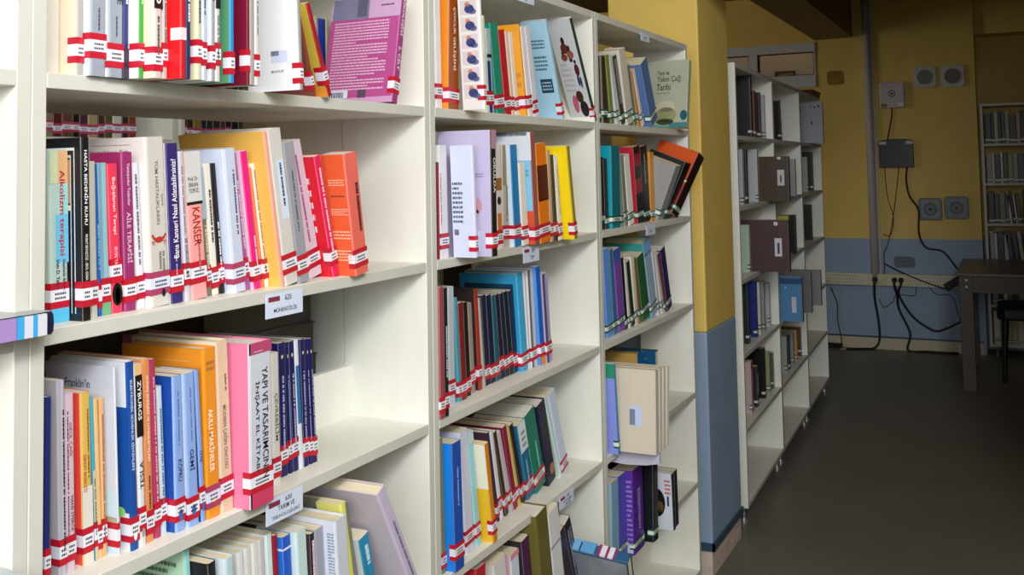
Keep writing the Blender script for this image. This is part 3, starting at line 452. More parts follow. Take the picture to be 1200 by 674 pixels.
('W',0.3363,-0.0154,1.0083,0.0498,0.2382,0.35,0.0139,(196, 202, 214),(226, 124, 160),'thick pink volume, two-line black construction handbook title, lower shelf of nearest bookcase','books on the lower shelf of the nearest bookcase',{'hb': 1, 'S': [('r', 0, 0.93, 1, 1, (176, 66, 112)), ('~', 0.2, 0.94, 0.8, 0.95, (240, 200, 215), 1, 'h'), ('r', 0, 0, 1, 0.1, (200, 60, 100)), ('r', 0.0, 0, 0.06, 1, (240, 225, 235))], 'T': [('S', 0.55, 0.16, 0.8, 0.84, 'YAPI VE TASARIMCININ', 'd', (34, 34, 44)), ('S', 0.22, 0.16, 0.46, 0.82, 'İNŞAAT EL KİTABI', 'd', (34, 34, 44))], 'L': [('r', 0.15, 0.62, 0.4, 0.78, (240, 235, 240)), ('o', 0.1, 0.8, 0.38, 0.87, (240, 235, 240)), ('r', 0.15, 0.5, 0.4, 0.58, (240, 235, 240))], 'st': 'r'}),
('W',0.4418,0.03,1.0083,0.0185,0.204,0.1387,0.0254,(214, 212, 206),(220, 218, 212),'off-white spine with grey serif environment title, lower shelf of nearest bookcase','books on the lower shelf of the nearest bookcase',{'T': [('S', 0.25, 0.32, 0.8, 0.7, 'ÇEVREBİLİM', 'd', (90, 88, 84))], 'st': 'r'}),
('W',0.4787,0.045,1.0083,0.0181,0.2132,0.2,0.0313,(20, 22, 86),(20, 22, 86),'first navy spine of the dark blue set, lower shelf of nearest bookcase','books on the lower shelf of the nearest bookcase',{'S': [('~', 0.3, 0.2, 0.7, 0.75, (170, 175, 210), 1, 'd'), ('o', 0.3, 0.88, 0.6, 0.91, (200, 200, 150))], 'st': 'r'}),
('W',0.5005,0.0454,1.0083,0.0082,0.2117,0.2,0.0467,(20, 22, 86),(20, 22, 86),'second navy spine, slim, of the set, lower shelf of nearest bookcase','books on the lower shelf of the nearest bookcase',{'S': [('~', 0.3, 0.2, 0.7, 0.75, (170, 175, 210), 1, 'd'), ('o', 0.3, 0.88, 0.6, 0.91, (200, 200, 150))], 'st': 'r'}),
('W',0.5107,0.0458,1.0083,0.0147,0.2117,0.2,0.0541,(20, 22, 86),(20, 22, 86),'third navy spine of the set, lower shelf of nearest bookcase','books on the lower shelf of the nearest bookcase',{'S': [('~', 0.3, 0.2, 0.7, 0.75, (170, 175, 210), 1, 'd'), ('o', 0.3, 0.88, 0.6, 0.91, (200, 200, 150))], 'st': 'r'}),
('W',0.5277,0.0462,1.0083,0.0111,0.2121,0.2,0.063,(214, 220, 232),(214, 220, 232),'white and blue striped spine within navy set, lower shelf of nearest bookcase','books on the lower shelf of the nearest bookcase',{'S': [('r', 0, 0.35, 0.75, 0.8, (40, 110, 170))]}),
('W',0.5394,0.0466,1.0083,0.0135,0.2102,0.2,0.0482,(20, 22, 86),(20, 22, 86),'navy spine right of white stripe, lower shelf of nearest bookcase','books on the lower shelf of the nearest bookcase',{'S': [('~', 0.3, 0.2, 0.7, 0.75, (170, 175, 210), 1, 'd'), ('o', 0.3, 0.88, 0.6, 0.91, (200, 200, 150))], 'st': 'r'}),
('W',0.5557,0.047,1.0083,0.0092,0.2088,0.2,0.0599,(20, 22, 86),(20, 22, 86),'slim navy spine, next to last, lower shelf of nearest bookcase','books on the lower shelf of the nearest bookcase',{'S': [('~', 0.3, 0.2, 0.7, 0.75, (170, 175, 210), 1, 'd'), ('o', 0.3, 0.88, 0.6, 0.91, (200, 200, 150))], 'st': 'r'}),
('W',0.5659,0.0474,1.0083,0.0107,0.208,0.2,0.0628,(20, 22, 86),(20, 22, 86),'last navy spine at row end, lower shelf of nearest bookcase','books on the lower shelf of the nearest bookcase',{'S': [('~', 0.3, 0.2, 0.7, 0.75, (170, 175, 210), 1, 'd'), ('o', 0.3, 0.88, 0.6, 0.91, (200, 200, 150))], 'st': 'r'}),
('W',0.2608,0.02,0.6991,0.011,0.2799,0.16,0.0686,(150, 206, 206),(186, 226, 196),'mint green cover with rows of text, bottom visible shelf of nearest bookcase','books on the bottom visible shelf of the nearest bookcase',{'L': [('~', 0.1, 0.6, 0.9, 0.94, (90, 120, 100), 9, 'h')], 'T': [('S', 0.3, 0.6, 0.7, 0.9, 'ETKİLER', 'd', (40, 100, 120))], 'st': 'r'}),
('W',0.2744,-0.0103,0.6991,0.0168,0.2619,0.35,0.0769,(22, 24, 32),(26, 28, 34),'black cover with pale blue corner, bottom visible shelf of nearest bookcase','books on the bottom visible shelf of the nearest bookcase',{'L': [('r', 0.0, 0.8, 0.85, 1, (196, 208, 226)), ('o', 0.2, 0.84, 0.7, 0.98, (40, 60, 110))], 'st': 'r'}),
('W',0.2919,-0.019,0.6991,0.0172,0.2609,0.35,0.0488,(178, 206, 214),(214, 228, 238),'low pale blue spine below white row, bottom visible shelf of nearest bookcase','books on the bottom visible shelf of the nearest bookcase',{'st': 'r'}),
('W',0.3661,0.02,0.6991,0.013,0.2402,0.155,0.0793,(226, 230, 230),(222, 224, 222),'white spine nearest mint book, first of five, bottom visible shelf of nearest bookcase','books on the bottom visible shelf of the nearest bookcase',{'st': 'r'}),
('W',0.381,0.02,0.6991,0.0132,0.2418,0.155,0.072,(214, 218, 216),(222, 224, 222),'second white spine of five, bottom visible shelf of nearest bookcase','books on the bottom visible shelf of the nearest bookcase',{'st': 'r'}),
('W',0.3962,0.02,0.6991,0.0135,0.243,0.155,0.0724,(222, 222, 214),(222, 224, 222),'third white spine of five, bottom visible shelf of nearest bookcase','books on the bottom visible shelf of the nearest bookcase',{'st': 'r'}),
('W',0.4117,0.02,0.6991,0.0137,0.2429,0.155,0.0732,(196, 192, 196),(222, 224, 222),'fourth white spine of five, greyish, bottom visible shelf of nearest bookcase','books on the bottom visible shelf of the nearest bookcase',{'st': 'r'}),
('W',0.426,0.02,0.6991,0.0154,0.2453,0.155,0.0676,(206, 226, 228),(222, 224, 222),'fifth white spine of five, bluish, bottom visible shelf of nearest bookcase','books on the bottom visible shelf of the nearest bookcase',{'st': 'r'}),
('W',0.442,0.02,0.6991,0.0116,0.238,0.1619,0.0622,(140, 24, 44),(150, 30, 50),'dark red thin spine, bottom visible shelf of nearest bookcase','books on the bottom visible shelf of the nearest bookcase',{'st': 'r'}),
('W',0.4562,0.0122,0.6991,0.0208,0.2326,0.0505,0.0718,(24, 84, 190),(24, 110, 206),'bright blue spine, white line, bottom visible shelf of nearest bookcase','books on the bottom visible shelf of the nearest bookcase',{'S': [('r', 0, 0.91, 1, 0.925, (210, 225, 240))], 'L': [('r', 0, 0.91, 1, 0.925, (210, 225, 240))], 'st': 'r'}),
('W',0.4777,0.0027,0.6991,0.0257,0.2346,0.0799,0.0707,(190, 214, 216),(206, 226, 228),'pale aqua spine, bottom visible shelf of nearest bookcase','books on the bottom visible shelf of the nearest bookcase',{'st': 'r'}),
('W',0.5041,-0.0002,0.6991,0.0129,0.2223,0.1511,0.0571,(30, 22, 34),(60, 50, 60),'black spine with pink-white lettering, bottom visible shelf of nearest bookcase','books on the bottom visible shelf of the nearest bookcase',{'S': [('~', 0.2, 0.5, 0.85, 0.95, (240, 200, 215), 1, 'd')], 'st': 'r'}),
('W',0.5179,-0.0002,0.6991,0.0224,0.2246,0.1528,0.0595,(150, 152, 166),(170, 170, 180),'grey spine between black and white, bottom visible shelf of nearest bookcase','books on the bottom visible shelf of the nearest bookcase',{'st': 'r'}),
('W',0.5449,-0.0233,0.6991,0.0328,0.2344,0.1228,0.078,(196, 202, 214),(208, 214, 228),'large pale white-blue volume with fine ticks, bottom visible shelf of nearest bookcase','books on the bottom visible shelf of the nearest bookcase',{'hb': 1, 'L': [('~', 0.86, 0.3, 0.97, 0.92, (130, 150, 170), 30, 'h')], 'st': 'r'}),
('W',0.6113,-0.005,0.6991,0.0147,0.2501,0.0505,0.1786,(222, 222, 110),(216, 214, 120),'lime yellow spine leaning left, bottom visible shelf of nearest bookcase','books on the bottom visible shelf of the nearest bookcase',{'st': 'r'}),
('W',0.641,0.0,0.6991,0.0085,0.2488,0.165,0.2243,(120, 126, 112),(150, 152, 140),'thin grey-green spine leaning left, bottom visible shelf of nearest bookcase','books on the bottom visible shelf of the nearest bookcase',{'st': 'r'}),
('W',0.6572,-0.01,0.6991,0.0297,0.1804,0.1313,0.261,(24, 130, 170),(214, 220, 224),'teal blue leaning spine with white title, bottom visible shelf of nearest bookcase','books on the bottom visible shelf of the nearest bookcase',{'S': [('~', 0.3, 0.7, 0.8, 0.9, (200, 230, 240), 1, 'd')], 'st': 'r'}),
('W',0.7487,-0.05,0.6991,0.0259,0.2911,0.2,0.5048,(190, 180, 208),(200, 190, 200),'big pale lilac cover leaning far left, bottom visible shelf of nearest bookcase','books on the bottom visible shelf of the nearest bookcase',{'hb': 1, 'S': [('~', 0.4, 0.3, 0.7, 0.75, (110, 100, 120), 1, 'd')], 'st': 'r'}),
('W',0.9491,0.025,1.6199,0.0242,0.2356,0.1602,0.0158,(226, 226, 228),(222, 222, 222),'white spine at left end, top shelf of second bookcase','books on the top shelf of the second bookcase',{'st': 'r'}),
('W',0.9739,0.0111,1.6216,0.0431,0.2401,0.1633,-0.0403,(148, 72, 14),(230, 140, 40),'brown spine with white child development title, top shelf of second bookcase','books on the top shelf of the second bookcase',{'T': [('S', 0.35, 0.34, 0.68, 0.9, 'ÇOCUK GELİŞİMİ', 'd', (245, 230, 205))], 'hb': 1, 'st': 'r'}),
('W',1.0176,-0.0494,1.6199,0.0114,0.2337,0.0507,0.0771,(226, 226, 228),(222, 218, 218),'white cover with stacked pictures of a child in blue, top shelf of second bookcase','books on the top shelf of the second bookcase',{'L': [('r', 0.1, 0.1, 0.85, 0.225, (206, 196, 200)), ('o', 0.3, 0.11, 0.75, 0.19, (52, 62, 120)), ('o', 0.32, 0.17, 0.55, 0.21500000000000002, (190, 130, 110)), ('o', 0.5, 0.1, 0.85, 0.15000000000000002, (90, 100, 150)), ('r', 0.1, 0.25, 0.85, 0.375, (206, 196, 200)), ('o', 0.3, 0.26, 0.75, 0.33999999999999997, (52, 62, 120)), ('o', 0.32, 0.32, 0.55, 0.365, (190, 130, 110)), ('o', 0.5, 0.25, 0.85, 0.3, (90, 100, 150)), ('r', 0.1, 0.4, 0.85, 0.525, (206, 196, 200)), ('o', 0.3, 0.41000000000000003, 0.75, 0.49, (52, 62, 120)), ('o', 0.32, 0.47000000000000003, 0.55, 0.515, (190, 130, 110)), ('o', 0.5, 0.4, 0.85, 0.45, (90, 100, 150)), ('r', 0.1, 0.55, 0.85, 0.675, (206, 196, 200)), ('o', 0.3, 0.56, 0.75, 0.64, (52, 62, 120)), ('o', 0.32, 0.6200000000000001, 0.55, 0.665, (190, 130, 110)), ('o', 0.5, 0.55, 0.85, 0.6000000000000001, (90, 100, 150)), ('r', 0.1, 0.7, 0.85, 0.825, (206, 196, 200)), ('o', 0.3, 0.71, 0.75, 0.7899999999999999, (52, 62, 120)), ('o', 0.32, 0.77, 0.55, 0.815, (190, 130, 110)), ('o', 0.5, 0.7, 0.85, 0.75, (90, 100, 150)), ('r', 0.1, 0.85, 0.85, 0.975, (206, 196, 200)), ('o', 0.3, 0.86, 0.75, 0.94, (52, 62, 120)), ('o', 0.32, 0.9199999999999999, 0.55, 0.965, (190, 130, 110)), ('o', 0.5, 0.85, 0.85, 0.9, (90, 100, 150))], 'st': 'r'}),
('W',1.1802,0.03,1.6199,0.0124,0.2225,0.1513,0.0748,(206, 216, 190),(220, 225, 215),'thin pale green-white spine, top shelf of second bookcase','books on the top shelf of the second bookcase',{'st': 'r'}),
('W',1.1933,0.03,1.6199,0.023,0.1952,0.1327,0.0729,(170, 190, 206),(30, 60, 130),'light blue over navy spine, top shelf of second bookcase','books on the top shelf of the second bookcase',{'S': [('r', 0, 0, 0.6, 0.62, (26, 50, 120)), ('r', 0, 0.66, 1, 0.7, (20, 30, 60))], 'st': 'r'}),
('W',1.2308,0.03,1.6199,0.0401,0.2112,0.1436,0.1443,(20, 134, 112),(24, 140, 120),'teal green spine, top shelf of second bookcase','books on the top shelf of the second bookcase',{'st': 'r'}),
('W',1.2752,0.03,1.6199,0.0328,0.2009,0.1366,0.1617,(176, 20, 42),(180, 30, 50),'red spine, top shelf of second bookcase','books on the top shelf of the second bookcase',{'st': 'r'}),
('W',1.3091,0.03,1.6199,0.0174,0.2007,0.1365,0.1544,(220, 190, 180),(225, 200, 190),'thin pinkish spine, top shelf of second bookcase','books on the top shelf of the second bookcase',{'st': 'r'}),
('W',1.3298,0.03,1.6199,0.0225,0.2012,0.1368,0.1676,(226, 216, 200),(230, 220, 210),'thin cream spine, top shelf of second bookcase','books on the top shelf of the second bookcase',{'st': 'r'}),
('W',1.3532,0.0143,1.6199,0.0101,0.223,0.0549,0.1684,(224, 150, 40),(228, 160, 44),'amber orange cover, top shelf of second bookcase','books on the top shelf of the second bookcase',{'L': [('o', 0.5, 0.72, 0.7, 0.76, (250, 230, 200)), ('~', 0.5, 0.3, 0.9, 0.5, (200, 130, 60), 2, 'h')], 'st': 'r'}),
('W',1.3682,0.0143,1.6199,0.0259,0.219,0.1489,0.1879,(226, 220, 224),(230, 226, 230),'first thin white spine right of orange, top shelf of second bookcase','books on the top shelf of the second bookcase',{'st': 'r'}),
('W',1.3975,0.0143,1.6199,0.0287,0.2226,0.1514,0.1988,(216, 214, 226),(220, 216, 226),'second thin white spine, lilac tint, top shelf of second bookcase','books on the top shelf of the second bookcase',{'st': 'r'}),
('W',1.5653,0.01,1.6199,0.0156,0.267,0.0716,0.3844,(150, 190, 210),(164, 206, 228),'light blue cover with dark text box, top shelf of second bookcase','books on the top shelf of the second bookcase',{'L': [('~', 0.3, 0.72, 0.8, 0.82, (80, 110, 130), 3, 'h'), ('~', 0.3, 0.5, 0.8, 0.66, (80, 110, 130), 4, 'h'), ('r', 0.38, 0.28, 0.85, 0.42, (30, 66, 90)), ('~', 0.43, 0.3, 0.8, 0.4, (150, 180, 200), 3, 'h')], 'st': 'r'}),
('W',1.7682,0.0,1.6199,0.0164,0.3148,0.0691,0.5565,(40, 60, 50),(206, 208, 212),'white cover with family silhouettes, leaning left, top shelf of second bookcase','books on the top shelf of the second bookcase',{'hb': 1, 'L': [('o', 0.38, 0.76, 0.52, 0.84, (50, 26, 22)), ('o', 0.3, 0.68, 0.6, 0.78, (96, 44, 40)), ('o', 0.56, 0.7, 0.68, 0.76, (60, 32, 26)), ('o', 0.5, 0.63, 0.78, 0.71, (150, 84, 66)), ('o', 0.28, 0.66, 0.38, 0.71, (70, 36, 30)), ('o', 0.24, 0.61, 0.5, 0.68, (120, 66, 50)), ('r', 0.55, 0.6, 0.68, 0.64, (30, 34, 70)), ('o', 0.7, 0.58, 0.8, 0.62, (40, 20, 20)), ('o', 0.66, 0.46, 0.86, 0.58, (90, 26, 36)), ('o', 0.68, 0.36, 0.78, 0.48, (40, 50, 90)), ('o', 0.78, 0.34, 0.86, 0.46, (40, 50, 90)), ('o', 0.45, 0.2, 0.75, 0.32, (70, 30, 26)), ('o', 0.52, 0.06, 0.86, 0.22, (24, 20, 26)), ('o', 0.25, 0.1, 0.48, 0.28, (190, 90, 120)), ('~', 0.1, 0.3, 0.55, 0.6, (190, 180, 190), 6, 'h')], 'st': 'r'}),
('W',0.9236,0.01,1.3169,0.0051,0.1945,0.1323,0,(130, 30, 50),(130, 30, 50),'very thin maroon spine at left end, second shelf of second bookcase','books on the second shelf of the second bookcase',{}),
('W',0.9319,0.01,1.3169,0.033,0.229,0.1557,0.0148,(222, 220, 226),(224, 222, 228),'white spine with small red text, second shelf of second bookcase','books on the second shelf of the second bookcase',{'S': [('~', 0.05, 0.3, 0.2, 0.75, (180, 60, 80), 1, 'd')], 'st': 'r'}),
('W',0.9722,-0.0481,1.3169,0.0109,0.228,0.0516,0.0449,(206, 206, 232),(204, 212, 236),'pale blue back cover with grey text lines, second shelf of second bookcase','books on the second shelf of the second bookcase',{'L': [('~', 0.05, 0.3, 0.5, 0.68, (90, 96, 120), 9, 'h'), ('bar', 0.08, 0.2, 0.28, 0.25, (60, 60, 90))], 'st': 'r'}),
('W',1.003,-0.07,1.3169,0.0237,0.2592,0.1255,0,(20, 18, 24),(190, 182, 214),'tall lilac cover with black spine, second shelf of second bookcase','books on the second shelf of the second bookcase',{'T': [('S', 0.3, 0.5, 0.75, 0.78, 'OKULDA', 'd', (225, 225, 230))], 'S': [('r', 0, 0.85, 1, 1, (170, 130, 150))], 'L': [('o', 0.66, 0.34, 0.82, 0.46, (206, 150, 160)), ('o', 0.6, 0.3, 0.76, 0.38, (200, 160, 170)), ('~', 0.65, 0.62, 0.85, 0.66, (140, 130, 160), 2, 'h'), ('r', 0.5, 0.04, 0.78, 0.2, (200, 214, 236))], 'st': 'r'}),
('W',1.183,0.01,1.3169,0.0266,0.2323,0.1579,0.0278,(214, 210, 206),(220, 215, 210),'narrow white and brown spine with dark figure, second shelf of second bookcase','books on the second shelf of the second bookcase',{'S': [('r', 0, 0.56, 1, 0.68, (150, 100, 30)), ('o', 0.1, 0.42, 0.8, 0.5, (40, 30, 26)), ('r', 0.1, 0.1, 0.8, 0.34, (200, 110, 40))], 'st': 'r'}),
('W',1.2102,0.01,1.3175,0.034,0.2327,0.1582,-0.019,(176, 166, 156),(190, 180, 170),'beige spine with brown upper part, second shelf of second bookcase','books on the second shelf of the second bookcase',{'S': [('r', 0, 0.6, 0.5, 1, (150, 120, 90)), ('~', 0.4, 0.25, 0.7, 0.6, (110, 90, 80), 1, 'd')], 'st': 'r'}),
('W',1.2448,-0.0028,1.3169,0.0355,0.2331,0.1585,0.0714,(20, 120, 186),(206, 226, 240),'blue spine with white cover edge, second shelf of second bookcase','books on the second shelf of the second bookcase',{'st': 'r'}),
('W',1.2813,-0.0058,1.3169,0.0322,0.192,0.1306,0.0745,(224, 220, 206),(228, 224, 212),'cream spine, shorter than neighbours, second shelf of second bookcase','books on the second shelf of the second bookcase',{'st': 'r'}),
('W',1.3143,-0.0209,1.3169,0.027,0.2634,0.0919,0.0695,(150, 86, 80),(130, 190, 226),'dusty rose spine with sky blue cover, second shelf of second bookcase','books on the second shelf of the second bookcase',{'L': [('r', 0, 0.75, 1, 1, (216, 222, 230)), ('r', 0.7, 0, 1, 0.3, (206, 80, 50)), ('r', 0, 0.97, 0.9, 1, (30, 30, 34)), ('~', 0.6, 0.6, 0.9, 0.75, (100, 140, 170), 4, 'h')], 'st': 'r'}),
('W',1.346,-0.0209,1.3169,0.0585,0.2362,0.1606,0.0872,(222, 118, 24),(226, 126, 34),'orange spine with dark maroon block, second shelf of second bookcase','books on the second shelf of the second bookcase',{'S': [('r', 0, 0.42, 1, 0.78, (80, 22, 24)), ('r', 0, 0.42, 1, 0.43, (240, 160, 60))], 'st': 'r'}),
('W',1.4053,-0.0209,1.3169,0.0183,0.2222,0.1511,0.0656,(190, 156, 130),(230, 150, 70),'thin tan spine, second shelf of second bookcase','books on the second shelf of the second bookcase',{'st': 'r'}),
('W',1.4308,-0.0209,1.3169,0.0198,0.2104,0.1431,0.0977,(34, 30, 30),(36, 32, 32),'thin black spine, second shelf of second bookcase','books on the second shelf of the second bookcase',{'st': 'r'}),
('W',1.4536,-0.0209,1.3169,0.024,0.2095,0.1425,0.1095,(222, 222, 218),(226, 226, 222),'white spine beside yellow cover, second shelf of second bookcase','books on the second shelf of the second bookcase',{'S': [('~', 0.5, 0.3, 0.8, 0.9, (140, 130, 120), 1, 'd')], 'st': 'r'}),
('W',1.4914,-0.0472,1.3169,0.0189,0.2345,0.35,0.1716,(150, 130, 20),(238, 208, 10),'bright yellow cover at row end, second shelf of second bookcase','books on the second shelf of the second bookcase',{'st': 'r'}),
('W',0.8992,-0.0031,1.0083,0.0183,0.256,0.165,0,(150, 70, 84),(150, 80, 90),'dull red spine at left end, third shelf of second bookcase','books on the third shelf of the second bookcase',{'st': 'r'}),
('W',0.9179,-0.0028,1.0083,0.0169,0.2522,0.165,0,(26, 20, 26),(30, 26, 30),'thin black spine with white text, third shelf of second bookcase','books on the third shelf of the second bookcase',{'S': [('~', 0.3, 0.3, 0.7, 0.7, (220, 220, 220), 1, 'd')], 'st': 'r'}),
('W',0.9992,0.0342,1.0083,0.0257,0.2436,0.165,0,(190, 202, 212),(200, 210, 218),'pale blue-grey spine, third shelf of second bookcase','books on the third shelf of the second bookcase',{'st': 'r'}),
('W',1.0391,0.0344,1.0083,0.0147,0.2178,0.1482,0.0636,(70, 150, 170),(80, 150, 170),'thin teal spine, third shelf of second bookcase','books on the third shelf of the second bookcase',{'st': 'r'}),
('W',1.0543,0.0347,1.0083,0.0224,0.2048,0.1393,0.058,(120, 28, 40),(24, 20, 22),'thin dark red spine, third shelf of second bookcase','books on the third shelf of the second bookcase',{'st': 'r'}),
('W',1.0911,0.0427,1.0083,0.0191,0.2017,0.1372,0.061,(20, 18, 20),(24, 22, 22),'short black spine, third shelf of second bookcase','books on the third shelf of the second bookcase',{'st': 'r'}),
('W',1.1214,0.0487,1.0083,0.0195,0.1959,0.1332,0.0651,(150, 140, 130),(60, 50, 44),'grey-brown spine, third shelf of second bookcase','books on the third shelf of the second bookcase',{'st': 'r'}),
('W',1.1518,0.0461,1.0083,0.0155,0.2243,0.35,0.0712,(160, 48, 34),(50, 40, 38),'brick red spine with dark cover, third shelf of second bookcase','books on the third shelf of the second bookcase',{'hb': 1, 'st': 'r'}),
('W',1.1744,0.0463,1.0083,0.0101,0.2022,0.1375,0.104,(170, 164, 156),(170, 160, 150),'thin grey spine before dark blue run, third shelf of second bookcase','books on the third shelf of the second bookcase',{}),
('W',1.1997,0.0543,1.0083,0.0222,0.2036,0.12,0.0847,(18, 28, 62),(18, 28, 62),'first navy spine of dark run, third shelf of second bookcase','books on the third shelf of the second bookcase',{'st': 'r'}),
('W',1.2251,0.0545,1.0083,0.0253,0.201,0.12,0.0981,(16, 24, 56),(16, 24, 56),'second navy spine of dark run, third shelf of second bookcase','books on the third shelf of the second bookcase',{'st': 'r'}),
('W',1.2511,0.0548,1.0083,0.0192,0.1975,0.12,0.0915,(20, 90, 110),(20, 90, 110),'teal spine amid dark run, third shelf of second bookcase','books on the third shelf of the second bookcase',{'st': 'r'}),
('W',1.2754,0.055,1.0083,0.0194,0.1976,0.12,0.115,(16, 24, 58),(16, 24, 58),'third navy spine, after teal, third shelf of second bookcase','books on the third shelf of the second bookcase',{'st': 'r'}),
('W',1.3002,0.0553,1.0083,0.0221,0.1978,0.12,0.1393,(18, 30, 56),(18, 30, 56),'fourth navy spine of dark run, third shelf of second bookcase','books on the third shelf of the second bookcase',{'st': 'r'}),
('W',1.3231,0.0555,1.0083,0.0222,0.1991,0.12,0.1404,(12, 20, 44),(12, 20, 44),'fifth spine, almost black, third shelf of second bookcase','books on the third shelf of the second bookcase',{'st': 'r'}),
('W',1.3465,0.0558,1.0083,0.023,0.1984,0.12,0.1432,(20, 34, 64),(20, 34, 64),'last navy spine of dark run, third shelf of second bookcase','books on the third shelf of the second bookcase',{'st': 'r'}),
('W',1.3702,0.0458,1.0083,0.0357,0.2353,0.1565,0.1061,(70, 170, 220),(50, 150, 200),'large blue-framed cover with dark teal picture, third shelf of second bookcase','books on the third shelf of the second bookcase',{'L': [('r', 0.08, 0.03, 0.93, 0.9, (24, 62, 88)), ('r', 0.12, 0.4, 0.9, 0.7, (30, 100, 120)), ('r', 0.12, 0.03, 0.9, 0.4, (40, 80, 120))], 'hb': 1, 'st': 'r'}),
('W',1.4066,0.046,1.0083,0.0146,0.2374,0.1614,0.0973,(222, 222, 222),(224, 222, 220),'thin white spine right of blue frame, third shelf of second bookcase','books on the third shelf of the second bookcase',{'st': 'r'}),
('W',1.4217,0.0439,1.0083,0.0326,0.2392,0.1626,0.0768,(200, 214, 232),(220, 220, 222),'white and pale blue spine, third shelf of second bookcase','books on the third shelf of the second bookcase',{'S': [('r', 0, 0, 0.35, 1, (120, 110, 110))], 'hb': 1, 'st': 'r'}),
('W',1.4596,0.0372,1.0083,0.0272,0.2439,0.165,0.0968,(16, 100, 196),(90, 150, 220),'vivid blue spine with orange foot, third shelf of second bookcase','books on the third shelf of the second bookcase',{'S': [('r', 0, 0, 1, 0.18, (220, 140, 70))], 'st': 'r'}),
('W',1.4882,0.0339,1.0083,0.0339,0.2232,0.1518,0.1009,(166, 160, 206),(170, 160, 200),'lilac spine at row end, third shelf of second bookcase','books on the third shelf of the second bookcase',{'S': [('r', 0, 0, 0.4, 1, (90, 80, 110))], 'st': 'r'}),
('W',0.9267,0.0144,0.6991,0.0177,0.2644,0.165,0.028,(120, 126, 90),(120, 126, 90),'olive spine at left end, fourth shelf of second bookcase','books on the fourth shelf of the second bookcase',{'st': 'r'}),
('W',0.9458,-0.005,0.6991,0.0378,0.2518,0.35,0.032,(22, 76, 170),(26, 130, 226),'blue spine with brighter blue cover, fourth shelf of second bookcase','books on the fourth shelf of the second bookcase',{'S': [('~', 0.4, 0.5, 0.6, 0.8, (150, 190, 240), 1, 'd')], 'st': 'r'}),
('W',1.036,0.02,0.6991,0.0353,0.2542,0.165,0.0961,(206, 210, 230),(214, 218, 236),'white-lilac spine, fourth shelf of second bookcase','books on the fourth shelf of the second bookcase',{'st': 'r'}),
('W',1.0812,0.0203,0.6991,0.0228,0.2464,0.165,0.134,(150, 206, 216),(160, 210, 220),'light aqua spine, fourth shelf of second bookcase','books on the fourth shelf of the second bookcase',{'S': [('r', 0, 0.9, 1, 1, (200, 220, 225))], 'st': 'r'}),
('W',1.1141,-0.0033,0.6991,0.0197,0.2179,0.35,0.1701,(206, 130, 30),(232, 186, 40),'yellow cover with cream upper half, fourth shelf of second bookcase','books on the fourth shelf of the second bookcase',{'L': [('r', 0, 0.55, 1, 1, (232, 230, 206)), ('~', 0.15, 0.3, 0.6, 0.9, (130, 120, 90), 14, 'h')], 'st': 'r'}),
('W',1.2326,0.0471,0.6991,0.0113,0.2133,0.1451,0.2181,(60, 40, 66),(70, 50, 70),'thin dark plum spine, fourth shelf of second bookcase','books on the fourth shelf of the second bookcase',{'st': 'r'}),
('W',1.2459,0.0473,0.6991,0.0164,0.2105,0.1431,0.2239,(222, 222, 228),(224, 224, 230),'white spine between dark ones, fourth shelf of second bookcase','books on the fourth shelf of the second bookcase',{'st': 'r'}),
('W',1.2723,0.0476,0.6991,0.017,0.2081,0.142,0.2666,(64, 44, 30),(70, 50, 36),'dark brown spine, fourth shelf of second bookcase','books on the fourth shelf of the second bookcase',{'st': 'r'}),
('W',1.2992,0.0478,0.6991,0.0171,0.2037,0.1385,0.3086,(190, 180, 190),(190, 180, 190),'thin pale grey spine, fourth shelf of second bookcase','books on the fourth shelf of the second bookcase',{'st': 'r'}),
('W',1.3177,0.0481,0.6991,0.0208,0.2081,0.1415,0.2612,(130, 20, 62),(134, 26, 66),'burgundy spine, fourth shelf of second bookcase','books on the fourth shelf of the second bookcase',{'st': 'r'}),
('W',1.3456,0.0483,0.6991,0.0118,0.2083,0.1416,0.2888,(200, 170, 90),(205, 175, 95),'thin gold spine, fourth shelf of second bookcase','books on the fourth shelf of the second bookcase',{'st': 'r'}),
('W',1.3647,0.0486,0.6991,0.0202,0.2068,0.1406,0.3184,(24, 20, 22),(28, 24, 26),'thin black spine right of gold, fourth shelf of second bookcase','books on the fourth shelf of the second bookcase',{'st': 'r'}),
('W',1.3931,0.0486,0.6991,0.04,0.1942,0.1321,0.275,(20, 100, 140),(20, 110, 150),'blue-teal spine with white upper panel, fourth shelf of second bookcase','books on the fourth shelf of the second bookcase',{'S': [('r', 0, 0.62, 1, 1, (214, 224, 232)), ('~', 0.3, 0.66, 0.8, 0.9, (120, 130, 150), 3, 'h'), ('~', 0.35, 0.2, 0.6, 0.5, (140, 200, 220), 1, 'd')], 'st': 'r'}),
('W',1.4423,0.0488,0.6991,0.0609,0.208,0.1414,0.3108,(14, 116, 100),(16, 120, 104),'green spine with fine white text, fourth shelf of second bookcase','books on the fourth shelf of the second bookcase',{'S': [('~', 0.5, 0.25, 0.7, 0.6, (150, 210, 200), 1, 'd')], 'st': 'r'}),
('W',1.5068,0.0458,0.6991,0.0496,0.2167,0.1693,0.2861,(24, 22, 52),(24, 24, 54),'thick midnight blue spine with gilt foot, fourth shelf of second bookcase','books on the fourth shelf of the second bookcase',{'hb': 1, 'S': [('o', 0.4, 0.08, 0.9, 0.22, (170, 110, 90))]}),
('W',1.5849,0.046,0.6991,0.0127,0.2394,0.1628,0.3967,(190, 214, 206),(200, 220, 212),'thin pale mint spine, fourth shelf of second bookcase','books on the fourth shelf of the second bookcase',{}),
